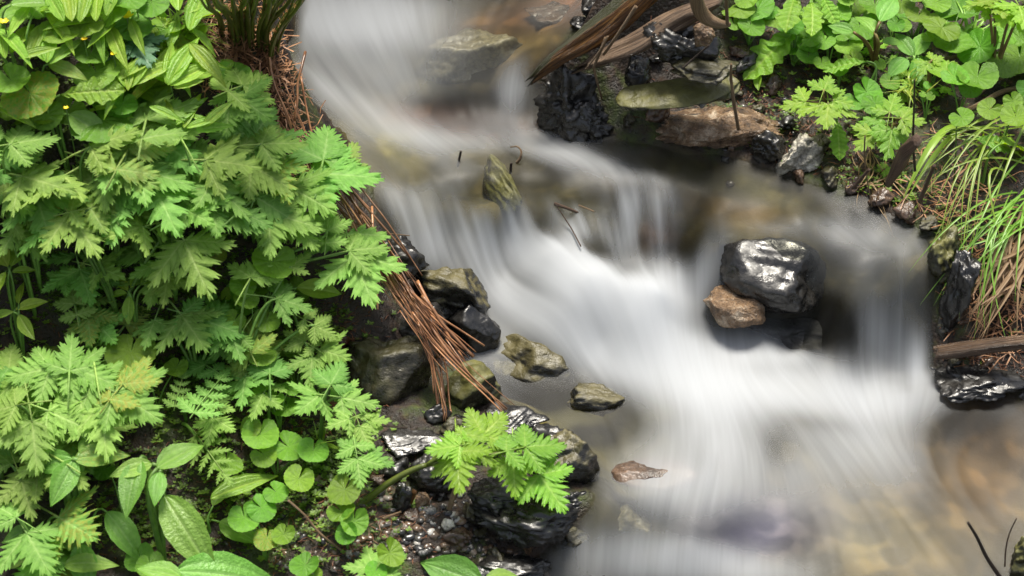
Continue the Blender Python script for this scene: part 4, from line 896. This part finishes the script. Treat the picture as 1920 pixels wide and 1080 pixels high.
kid_plant('kidney leaf plant under the wrinkled pale leaf of the upper left', [(190,225,96,.1),(130,205,60,.08),(225,195,58,.08)])
kid_plant('kidney leaf plant among lance leaves in the upper left', [(180,135,62,.1),(170,100,46,.1),(230,195,40,.1),(160,45,50,.1)])
kid_plant('kidney leaf plant near the yellow flower in the upper left', [(245,45,60,.08),(200,60,60,.08),(110,60,50,.1),(210,20,50,.1)])
kid_plant('kidney leaf plant beside the maple like leaves under the olive stalks', [(470,150,46,.08),(440,135,52,.08),(415,125,30,.06)])
kid_plant('kidney leaf plant at the top edge left of the grass', [(285,5,60,.1),(240,-5,60,.1)])
for lab, lv in [
 ('kidney leaf plant at the left end of the right bank beside the dry stem', [(1385,18,42),(1408,50,46),(1450,32,46),(1375,45,26),(1420,18,36),(1400,-2,40)]),
 ('kidney leaf plant around the foot of the crinkled leaf', [(1516,84,34),(1515,106,30),(1480,48,40),(1440,20,36),(1500,60,30)]),
 ('kidney leaf plant between the crinkled leaf and the paired oval leaves', [(1590,84,36),(1568,62,36),(1612,50,50),(1545,30,46),(1570,25,40)]),
 ('kidney leaf plant in the middle of the right bank above the lobed leaves', [(1625,172,58),(1668,155,30),(1650,120,24),(1605,190,40),(1640,195,40)]),
 ('kidney leaf plant with small round leaves at the upper middle of the right bank', [(1746,40,34),(1740,68,24),(1722,30,30),(1680,45,30)]),
 ('kidney leaf plant with broad pale leaves at the upper right', [(1785,78,60),(1838,88,80),(1858,72,48),(1826,70,40)]),
 ('glossy kidney leaf plant with cupped leaves at the right', [(1790,145,54,.06),(1832,145,54,.05),(1820,165,40,.04),(1775,135,40)]),
 ('kidney leaf plant at the right edge above the grass tuft', [(1882,122,46),(1912,108,60),(1912,70,50),(1888,60,46)]),
 ('single kidney leaf plant on a long stalk before the grass', [(1803,220,40,.08)]),
 ('tiny kidney leaf plant beside the dark stalk of the right bank', [(1730,176,15),(1745,180,17),(1740,160,14)]),
 ('shaded kidney leaf plant under the arching leaf of the right bank', [(1575,130,30),(1540,120,26),(1600,110,36)]),
 ('kidney leaf plant at the top edge of the right bank', [(1640,10,44),(1690,5,40),(1755,5,44),(1780,20,40)]),
 ('kidney leaf plant at the right edge beside the pale oblong leaf', [(1905,220,44,.06),(1855,205,44,.05),(1900,190,36)]),
]: kid_plant(lab, lv)

# undivided leaves
def shoots(label, ms, lv, root, name='lance_leaf_plant', **kw): return plant(name, label, ms, lv, root, **kw)
shoots('lance leaved shoot spreading its tips at the right of the upper left', LANCE, [(315,160,.13,-62,118,1.2),(318,160,.13,-28,100,1),(312,158,.13,-82,95,1.2),(325,165,.13,-15,60,1)], (312,175), stalk=False)
shoots('lance leaved shoot in the middle of the upper left thicket', LANCE, [(242,168,.13,-115,92,1.2),(245,165,.13,-62,85,1.2),(240,170,.13,-85,70,1.2),(250,160,.13,-35,110,1)], (242,180), stalk=False)
shoots('lance leaved shoot left of the middle in the upper left thicket', LANCE, [(88,118,.13,-82,90,1.2),(85,115,.13,-120,80,1.2),(92,120,.13,-40,85,1)], (88,135), stalk=False)
shoots('tall pale lance leaved shoots at the top edge of the upper left', LANCE, [(135,40,.13,-100,95,1.2),(150,42,.13,-80,100,1.2),(180,40,.13,-88,100,1.2),(120,40,.13,-120,80,1.2),(200,30,.13,-70,80,1)], (160,60), stalk=False)
shoots('lance leaved shoot low beside the maple like leaves', LANCE, [(330,235,.13,-50,90,1),(345,240,.13,-70,85,1.2),(325,230,.13,-110,60,1.2),(350,240,.13,-20,70,.8)], (335,255), stalk=False)
shoots('lance leaved shoot above the bright band with folded leaves', LANCE, [(380,240,.13,-45,80,1),(400,235,.13,-150,60,1),(365,245,.13,-10,75,1),(280,200,.13,20,70)], (380,265), stalk=False)
shoots('lance leaved shoot at the upper left edge', LANCE, [(20,100,.13,-60,90,1.2),(10,110,.13,-100,90,1.2),(35,110,.13,-20,80,1)], (20,125), stalk=False)
shoots('broad pale leaf plant in the upper left corner', OVAL, [(0,40,.1,-30,100),(20,10,.1,-10,90),(60,30,.1,-60,70)], None, name='broad_leaf_plant')
shoots('wrinkled pale leaf plant with white furry underside', PRIM, [(112,178,.11,-8,118,1.6)], None, name='wrinkled_leaf_plant')
shoots('large smooth leaf plant below the wrinkled pale leaf', OVAL, [(130,215,.1,30,90,1),(90,120,.1,10,70)], None, name='broad_leaf_plant')
shoots('lone yellow green oval leaf plant before the wet stalks', PALE, [(556,540,.05,3,84,.8)], None, name='broad_leaf_plant')
shoots('yellow green whorled seedling in the shaded gap', PALE, [(240,545,.04,-130,36),(245,540,.04,-60,42),(262,535,.04,-35,60),(238,550,.04,178,36),(243,555,.04,95,52,.9),(270,545,.04,10,42)], None, name='whorled_seedling')
shoots('yellow green seedling at the left edge of the shaded gap', PALE, [(20,500,.08,-60,60),(15,500,.08,-120,55),(22,510,.08,-10,45),(10,510,.08,120,50)], None, name='whorled_seedling')
shoots('yellow green seedling below the first one at the left edge', PALE, [(30,580,.08,-20,60),(25,585,.08,170,50),(35,590,.08,60,50),(35,570,.08,-85,45)], None, name='whorled_seedling')
shoots('broad leaved plant with one big drooping leaf in the bottom left', OVAL, [(308,930,.09,58,158,.9),(295,878,.11,-35,105,.6),(300,885,.11,100,60,.9),(262,862,.11,110,100,1),(285,870,.11,170,80,.6)], (308,1075), name='broad_leaf_plant', sr=.003)
shoots('broad leaved plant with tall thick stems left of the drooping leaf', OVAL, [(140,860,.1,-10,95,.6),(142,862,.1,120,95,.9),(135,860,.1,170,80,.6),(150,850,.1,-50,60,.6)], (150,1010), name='broad_leaf_plant', sr=.0035)
shoots('long pointed glossy leaf plant above the kidney leaves of the lower left', LANCE, [(395,935,.05,-25,138,.8)], None, name='lance_leaf_plant', stalk=False)
shoots('huge pale green leaf plant lying along the bottom edge', OVAL, [(330,1072,.05,0,205,.7),(340,1085,.05,-160,90)], None, name='broad_leaf_plant', sr=.002)
shoots('dark broad leaf plant under the drooping leaf', OVAL, [(200,960,.05,50,110,.8),(150,1020,.05,80,90,.8),(120,1060,.05,-10,90)], None, name='broad_leaf_plant')
shoots('pale broad leaf plant cut by the bottom edge beside the gravel', OVAL, [(905,1095,.04,-158,130,.9),(910,1085,.03,-10,60)], None, name='broad_leaf_plant')
shoots('crinkled oblong bright leaf plant drooping at the left of the right bank', PRIM, [(1500,52,.04,142,135,.8)], None, name='wrinkled_leaf_plant')
shoots('paired oval leaf plant in the middle of the right bank', OVAL, [(1712,104,.03,-125,58,1.2),(1716,104,.03,-65,56,1.2),(1722,108,.03,95,52,.9),(1700,110,.03,140,44)], None, name='broad_leaf_plant')
shoots('arching toothed leaf plant in the shade of the right bank', PRIM, [(1625,115,.05,175,85,.5)], None, name='wrinkled_leaf_plant')
shoots('dark tall stemmed plant at the top of the right bank', OVAL, [(1640,60,.08,-120,60),(1650,40,.09,-60,70),(1600,60,.07,-160,50),(1655,80,.05,-10,44)], (1640,125), name='broad_leaf_plant', sm=M_PURP, sr=.0025)
shoots('dark green leaf plant at the top edge of the right bank', PRIM, [(1520,5,.06,70,50),(1490,-5,.06,110,55),(1540,-10,.06,60,60)], None, name='wrinkled_leaf_plant')
shoots('pale oblong leaf plant inside the grass tuft of the right bank', PRIM, [(1825,260,.05,5,80,.8),(1875,270,.05,-20,60)], None, name='wrinkled_leaf_plant')
shoots('small bright whorled seedling under the crinkled leaf', PALE, [(1425,135,.01,-40,28),(1422,136,.01,95,30),(1415,136,.01,170,24)], None, name='whorled_seedling')
shoots('drooping green leaf plant over the dark hole beside the white quartz', PRIM, [(1570,225,.03,85,70,1.2)], None, name='wrinkled_leaf_plant')

# further plants of the crowded left bank
def fill(n, box, ms, name, label, group, hr, lr, nleaf, seed, cond=None, **kw):
    rr = random.Random(seed); k = 0; tries = 0
    while k < n and tries < 4000:
        tries += 1; px = rr.uniform(box[0], box[2]); py = rr.uniform(box[1], box[3])
        if cond and not cond(px, py): continue
        lv = []; a0 = rr.uniform(0, 360)
        for q in range(rr.randint(*nleaf)):
            a = a0 + q * 137 + rr.uniform(-20, 20); o = rr.uniform(10, 40)
            lv.append((px + o * math.cos(rad(a)), py + o * .7 * math.sin(rad(a)), rr.uniform(*hr), a, rr.uniform(*lr), rr.uniform(.1, .7)))
        plant(name, label, ms, lv, None, group, rng=rr, **kw); k += 1
leftb = lambda x, y: x < 470 + (y - 200) * .5 if y < 420 else x < 560
fill(8, (-40, 225, 540, 360), FERN, F, 'ferny leaved plant in the dense bright band across the left bank', 'ferny plants of the bright band', (.06, .12), (42, 112), (3, 5), 1, leftb)
fill(3, (-40, 430, 480, 640), FERN, F, 'low ferny plant in the shaded gap of the left bank', 'ferny plants of the shaded gap', (.01, .04), (45, 75), (2, 3), 2)
fill(9, (-40, 660, 330, 900), FERN, F, 'ferny plant in the dense lower left thicket', 'ferny plants of the lower left', (.03, .10), (40, 100), (3, 5), 3)
fill(13, (-40, -20, 390, 220), LANCE, 'lance_leaf_plant', 'lance leaved shoot within the upper left thicket', 'lance leaved shoots of the upper left', (.07, .11), (60, 95), (3, 5), 4, stalk=False)
fill(5, (-40, -20, 430, 230), KID, 'kidney_leaf_plant', 'kidney leaf plant low in the upper left thicket', 'kidney leaf plants of the upper left', (.02, .06), (36, 60), (3, 4), 5, sr=.001)
fill(8, (380, 440, 620, 760), KID, 'kidney_leaf_plant', 'small kidney leaf plant near the slender stemmed ferny plant', 'kidney leaf plants before the stalks', (.01, .04), (26, 42), (3, 4), 6, lambda x, y: x < 560, sr=.0009)
fill(6, (400, 620, 600, 790), FERN, F, 'small ferny plant on the mossy slope left of the larch cone', 'ferny plants left of the cone', (.02, .06), (40, 65), (2, 3), 7)
fill(7, (20, 900, 420, 1080), OVAL, 'broad_leaf_plant', 'broad leaf plant in the shade of the bottom left', 'broad leaf plants of the bottom left', (.0, .03), (50, 85), (2, 3), 8, sr=.0014)
fill(8, (1480, -20, 1900, 130), KID, 'kidney_leaf_plant', 'kidney leaf plant in the upper thicket of the right bank', 'kidney leaf plants of the right bank', (.01, .05), (26, 44), (3, 4), 9, sr=.0009)
fill(6, (1560, 60, 1900, 210), LOBED, 'lobed_leaf_plant', 'small lobed leaf plant in the shade of the right bank', 'lobed leaf plants of the right bank', (.01, .03), (22, 36), (2, 3), 10, sr=.0009)

fill(7, (1940, -60, 2250, 330), KID, 'kidney_leaf_plant', 'kidney leaf plant beyond the right edge of the bank', 'kidney leaf plants past the right bank', (.01, .05), (30, 50), (3, 4), 11, sr=.0009)
# yellow flowers
def flower(label, px, py, h, s):
    P = ground(px, py, h); rt = np.array([P[0] + .005, P[1] - .005, gz(P[0], P[1])]); t = thing('yellow_flower', label, 'flower', rt)
    v, f = tube(bez((0, 0, 0), (0, 0, h * .5), P - rt - np.array([0, 0, .02]), P - rt, 10), .0008, 5); mb = MB(); mb.add(v, f); link('flower_stem', mb.mesh('flower_stem', M_STEM, 'v'), t)
    mb = MB()
    for k in range(5):
        a = k * 2 * math.pi / 5; c, n = math.cos(a), math.sin(a); V = []
        for i in range(6):
            q = i / 5; w_ = .42 * math.sin(math.pi * min(.93, q * .8 + .12)); r = q
            for sd in (-1, 0, 1): V.append(np.array((c * r - n * w_ * sd, n * r + c * w_ * sd, .45 * q * q + .1 * abs(sd))) * s + (P - rt))
        mb.add(V, [(i * 3 + j, i * 3 + j + 1, i * 3 + j + 4, i * 3 + j + 3) for i in range(5) for j in range(2)])
    link('petals', mb.mesh('petals', M_YEL, 'v'), t)
flower('yellow flower beside the grass in the upper left', 238, 32, .1, .0075)
flower('small yellow flower at the left edge of the upper left thicket', 8, 42, .12, .005)
flower('tiny yellow flower bud above the wrinkled pale leaf', 213, 102, .12, .0035)
flower('tiny yellow flower bud on the large smooth leaf', 124, 203, .13, .003)
flower('tiny yellow flower bud right of the lance leaved shoots', 312, 112, .1, .003)
flower('tiny yellow flower bud left of the lance leaved shoot tips', 158, 74, .12, .0035)

# grass
def blades(lst, m, rng, w0=.0022):
    mb = MB()
    for P0, P1, P2 in lst:
        t = np.linspace(0, 1, 12)[:, None]; pth = (1 - t) ** 2 * P0 + 2 * (1 - t) * t * P1 + t * t * P2
        T = np.gradient(pth, axis=0); S = np.cross(T, np.array([0, -.5, 1.0])); S /= np.linalg.norm(S, axis=1)[:, None] + 1e-9
        w_ = w0 * rng.uniform(.6, 1.25); ws = w_ * np.minimum(1, (1 - t[:, 0]) * 2.2 + .04) ; V = []; A = []
        for i in range(12):
            for sd in (-1, 0, 1): V.append(pth[i] + S[i] * ws[i] * sd + np.array([0, 0, .25 * abs(sd) * ws[i]])); A.append(.5 if sd == 0 else 0)
        mb.add(V, [(i * 3 + j, i * 3 + j + 1, i * 3 + j + 4, i * 3 + j + 3) for i in range(11) for j in range(2)], A)
    return mb.mesh('grass_tuft', m)
def tuft(label, rootpx, n, ends, mids, m, seed, h=(.06, .11), w0=.0022, spread=(25, 25), eh=(.01, .05)):
    rng = random.Random(seed); L_ = []; root = ground(*rootpx)
    for _ in range(n):
        p0 = ground(rootpx[0] + rng.gauss(0, spread[0] * .5), rootpx[1] + rng.gauss(0, spread[1] * .5), -.004)
        e = rng.choice(ends); p2 = ground(e[0] + rng.gauss(0, e[2]), e[1] + rng.gauss(0, e[2]), rng.uniform(*eh))
        md = rng.choice(mids); p1 = ground(md[0] + rng.gauss(0, 25), md[1] + rng.gauss(0, 20), rng.uniform(*h))
        L_.append((p0 - root, p1 - root, p2 - root))
    o = link('grass_tuft', blades(L_, m, rng, w0)); o.location = Vector(root); return tag(o, label, 'grass')
tuft('green grass tuft arching left over the steep right bank', (1915, 270), 25, [(1720,330,25),(1760,400,30),(1705,380,12),(1800,420,40),(1740,270,30),(1830,500,40)], [(1830,205),(1800,220),(1860,240)], L_GRASS, 1, spread=(70, 80), w0=.0012)
tuft('long green grass tuft drooping over the mossy rock at the right edge', (1925, 400), 24, [(1770,520,30),(1840,620,40),(1820,540,30),(1860,560,40),(1750,470,14)], [(1860,370),(1840,400),(1890,420)], L_GRASS, 2, spread=(40, 80), w0=.0012)
tuft('straw coloured dry grass hanging at the right edge', (1935, 450), 44, [(1815,600,22),(1850,570,30),(1880,600,30),(1830,640,15),(1900,560,30)], [(1890,470),(1880,490),(1910,500)], L_DRY, 3, h=(.03, .07), spread=(40, 90), w0=.0016)
tuft('lone broad grass blade hanging far over the shore', (1800, 240), 3, [(1695,372,4)], [(1745,250)], L_GRASS, 4, spread=(6, 6), w0=.003)
tuft('thin dry grass hanging from the overhang above the still water', (1640, 300), 24, [(1600,360,25),(1650,390,25),(1690,390,25),(1620,330,20)], [(1630,320),(1650,330)], L_DRY, 5, h=(.01, .03), w0=.0008, spread=(70, 40), eh=(.0, .02))
tuft('fine green grass beside the olive stalks of the upper left', (330, 75), 40, [(250,20,30),(390,40,30),(300,90,30),(420,90,20),(410,60,20),(360,20,30)], [(320,30),(350,40)], L_GRASS, 6, w0=.0013, spread=(50, 30))
tuft('dry grass below the fine green grass of the upper left', (345, 100), 70, [(290,70,30),(400,110,30),(320,120,30),(380,60,30)], [(340,70),(360,80)], L_DRY, 7, h=(.02, .05), w0=.001, spread=(60, 40))
tuft('short grass among the kidney leaves of the right bank', (1700, 170), 20, [(1640,150,25),(1740,130,25),(1690,210,25),(1720,190,20)], [(1690,140),(1710,150)], L_GRASS, 8, h=(.03, .06), w0=.0011, spread=(40, 30))
tuft('upright grass blades at the upper right', (1810, 70), 14, [(1790,30,20),(1830,20,20),(1870,30,20),(1800,0,10)], [(1810,40),(1830,50)], L_GRASS, 9, h=(.04, .07), w0=.0013)
tuft('short sparse grass on the mud of the lower left', (600, 840), 10, [(580,800,20),(640,830,25)], [(600,820)], L_GRASS, 10, h=(.02, .04), w0=.0009)

# upright scaly stalks
def stalk_clump():
    rng = random.Random(5); root = ground(495, 120); t = thing('stalk_clump', 'clump of upright olive stalks with rusty scales beside the upper stream', 'plant', root)
    sm = plain_mat('rusty_scale', (.22, .09, .03), (.42, .22, .09), rough=.6)
    spots = [(505,128,560,-60),(512,118,590,-90),(520,100,575,-80),(498,110,520,-60),(488,100,498,-60),(478,96,478,-60),(468,98,455,-60),(458,92,440,-60),(448,88,420,-60),(440,95,402,-60),(484,80,515,-60),(470,76,470,-60),(452,70,452,-60),(430,70,395,-50),(420,75,380,-50),(505,96,545,-60),(462,82,488,-60),(494,84,534,-60)]
    for a, b, c, d in spots + [(a + rng.uniform(-9, 9), b - rng.uniform(4, 14), c + rng.uniform(-16, 16), d) for a, b, c, d in spots]:
        P0 = ground(a, b, -.005); P3 = at(c + rng.uniform(-8, 8), d, P0[2] + .17 + rng.uniform(0, .03)); bend = rng.uniform(-.008, .008)
        pth = bez(P0 - root, P0 - root + np.array([bend, 0, .06]), P3 - root - np.array([bend, 0, .07]), P3 - root, 16)
        r0 = rng.uniform(.0016, .0031); v, f = tube(pth, np.linspace(r0, r0 * .75, 16), 7); mb = MB(); mb.add(v, f); o = link('stalk', mb.mesh('stalk', M_OSTEM, 'v'), t)
        sb = MB()
        for k in range(34):
            q = pth[rng.randint(0, 14)] * 1.0; q = q + (pth[min(15, rng.randint(0, 15))] - q) * .0; i = rng.randint(0, 14); q = pth[i] + (pth[i + 1] - pth[i]) * rng.random()
            g = rng.uniform(0, 6.28); n_ = np.array((math.cos(g), math.sin(g), 0)); s_ = np.cross(n_, (0, 0, 1)); L_ = rng.uniform(.002, .006)
            sb.add([q + n_ * r0 * .9 - s_ * .0008, q + n_ * r0 * .9 + s_ * .0008, q + n_ * (r0 + L_ * .45) + np.array((0, 0, L_))], [(0, 1, 2)])
        link('scales', sb.mesh('scales', sm, 'v'), o)['kind'] = 'stuff'
stalk_clump()
# tussock of dead fibres below the stalks and needle litter
def litter(name, label, cat, spots, m, lr, wr, seed, zr=(.001, .004), steep=.3):
    rr = np.random.RandomState(seed); mb = MB()
    for px0, py0, sx, sy, n in spots:
        for _ in range(n):
            p = ground(px0 + rr.normal() * sx, py0 + rr.normal() * sy, rr.uniform(*zr))
            if shore(np.array([p[0]]), np.array([p[1]]))[0] > -.004: continue
            a = rr.rand() * 6.283; d = np.array((math.cos(a), math.sin(a), rr.normal() * steep)); d /= np.linalg.norm(d); L_ = rr.uniform(*lr); s = np.cross(d, (0, 0, 1)); s /= np.linalg.norm(s); w_ = rr.uniform(*wr)
            b = d * L_ * .5; c = np.array((0, 0, L_ * rr.uniform(-.1, .15))) + s * L_ * rr.normal() * .1
            mb.add([p - b - s * w_, p - b + s * w_, p + c + s * w_, p + c - s * w_, p + b + s * w_ * .4, p + b - s * w_ * .4, p + c + np.array((0, 0, w_))], [(0, 1, 2, 3), (3, 2, 4, 5), (3, 2, 6)], [0] * 7)
    return tag(link(name, mb.mesh(name, m, 'v')), label, cat, kind='stuff')
M_NEEDLE = plain_mat('red_needles', (.10, .03, .012), (.24, .09, .035), rough=.5, scale=200)
M_FIBRE = plain_mat('dead_fibre', (.16, .07, .03), (.38, .2, .1), rough=.5, scale=120)
litter('needle_litter', 'scattered red brown conifer needles and debris on both banks', 'litter', [(620,620,50,40,220),(600,760,60,50,200),(700,960,80,50,260),(620,1010,90,50,220),(1380,150,70,60,420),(1420,240,60,40,300),(1560,300,70,50,300),(1620,150,120,80,420),(1800,330,80,80,300),(1860,640,60,50,250),(300,580,150,80,320),(450,800,120,90,300),(330,1000,130,60,250),(1850,680,50,30,120)], M_NEEDLE, (.005, .016), (.0003, .0006), 3)
litter('dead_fibre', 'tangle of dead brown fibres at the foot of the olive stalks', 'litter', [(450,110,45,30,420),(500,150,25,40,240),(540,250,25,50,160),(400,60,40,40,200),(1860,560,40,70,260),(1780,380,60,60,200)], M_FIBRE, (.012, .04), (.0004, .0011), 4, (.001, .016), .5)
def moss():
    rr = np.random.RandomState(8); mb = MB()
    for px0, py0, sx, sy, n in ((270,560,170,70,1500),(420,700,110,70,1100),(560,930,90,70,700),(330,960,130,70,700),(1480,270,80,60,220),(1650,360,50,25,200),(1770,480,22,40,260),(1650,140,120,70,600),(560,640,50,60,500),(620,870,40,40,200),(180,480,200,50,700),(100,120,200,110,900),(2080,250,110,180,700),(2050,600,90,120,400)):
        for _ in range(n):
            p = ground(px0 + rr.normal() * sx, py0 + rr.normal() * sy)
            if shore(np.array([p[0]]), np.array([p[1]]))[0] > -.006: continue
            s = rr.uniform(.0018, .005); k = rr.randint(3, 6); h = rr.uniform(.001, .009); g0 = rr.rand() * 6.28; v = rr.rand()
            for q in range(k):
                g = g0 + q * 6.28 / k; d = np.array((math.cos(g), math.sin(g), rr.uniform(.0, .6))); sd = np.array((-math.sin(g), math.cos(g), 0)); c = p + np.array((0, 0, h))
                mb.add([c, c + d * s * .6 + sd * s * .38, c + d * s * 1.15, c + d * s * .6 - sd * s * .38], [(0, 1, 2, 3)], [v] * 4)
    m = leaf_mat('moss', (.045, .085, .008), (.15, .26, .025), rough=.5, trans=.25, hue=0, val=0, bump=0)
    tag(link('moss_cover', mb.mesh('moss_cover', m)), 'low moss and tiny seedlings covering the damp soil', 'moss', kind='stuff')
moss()
#@@END
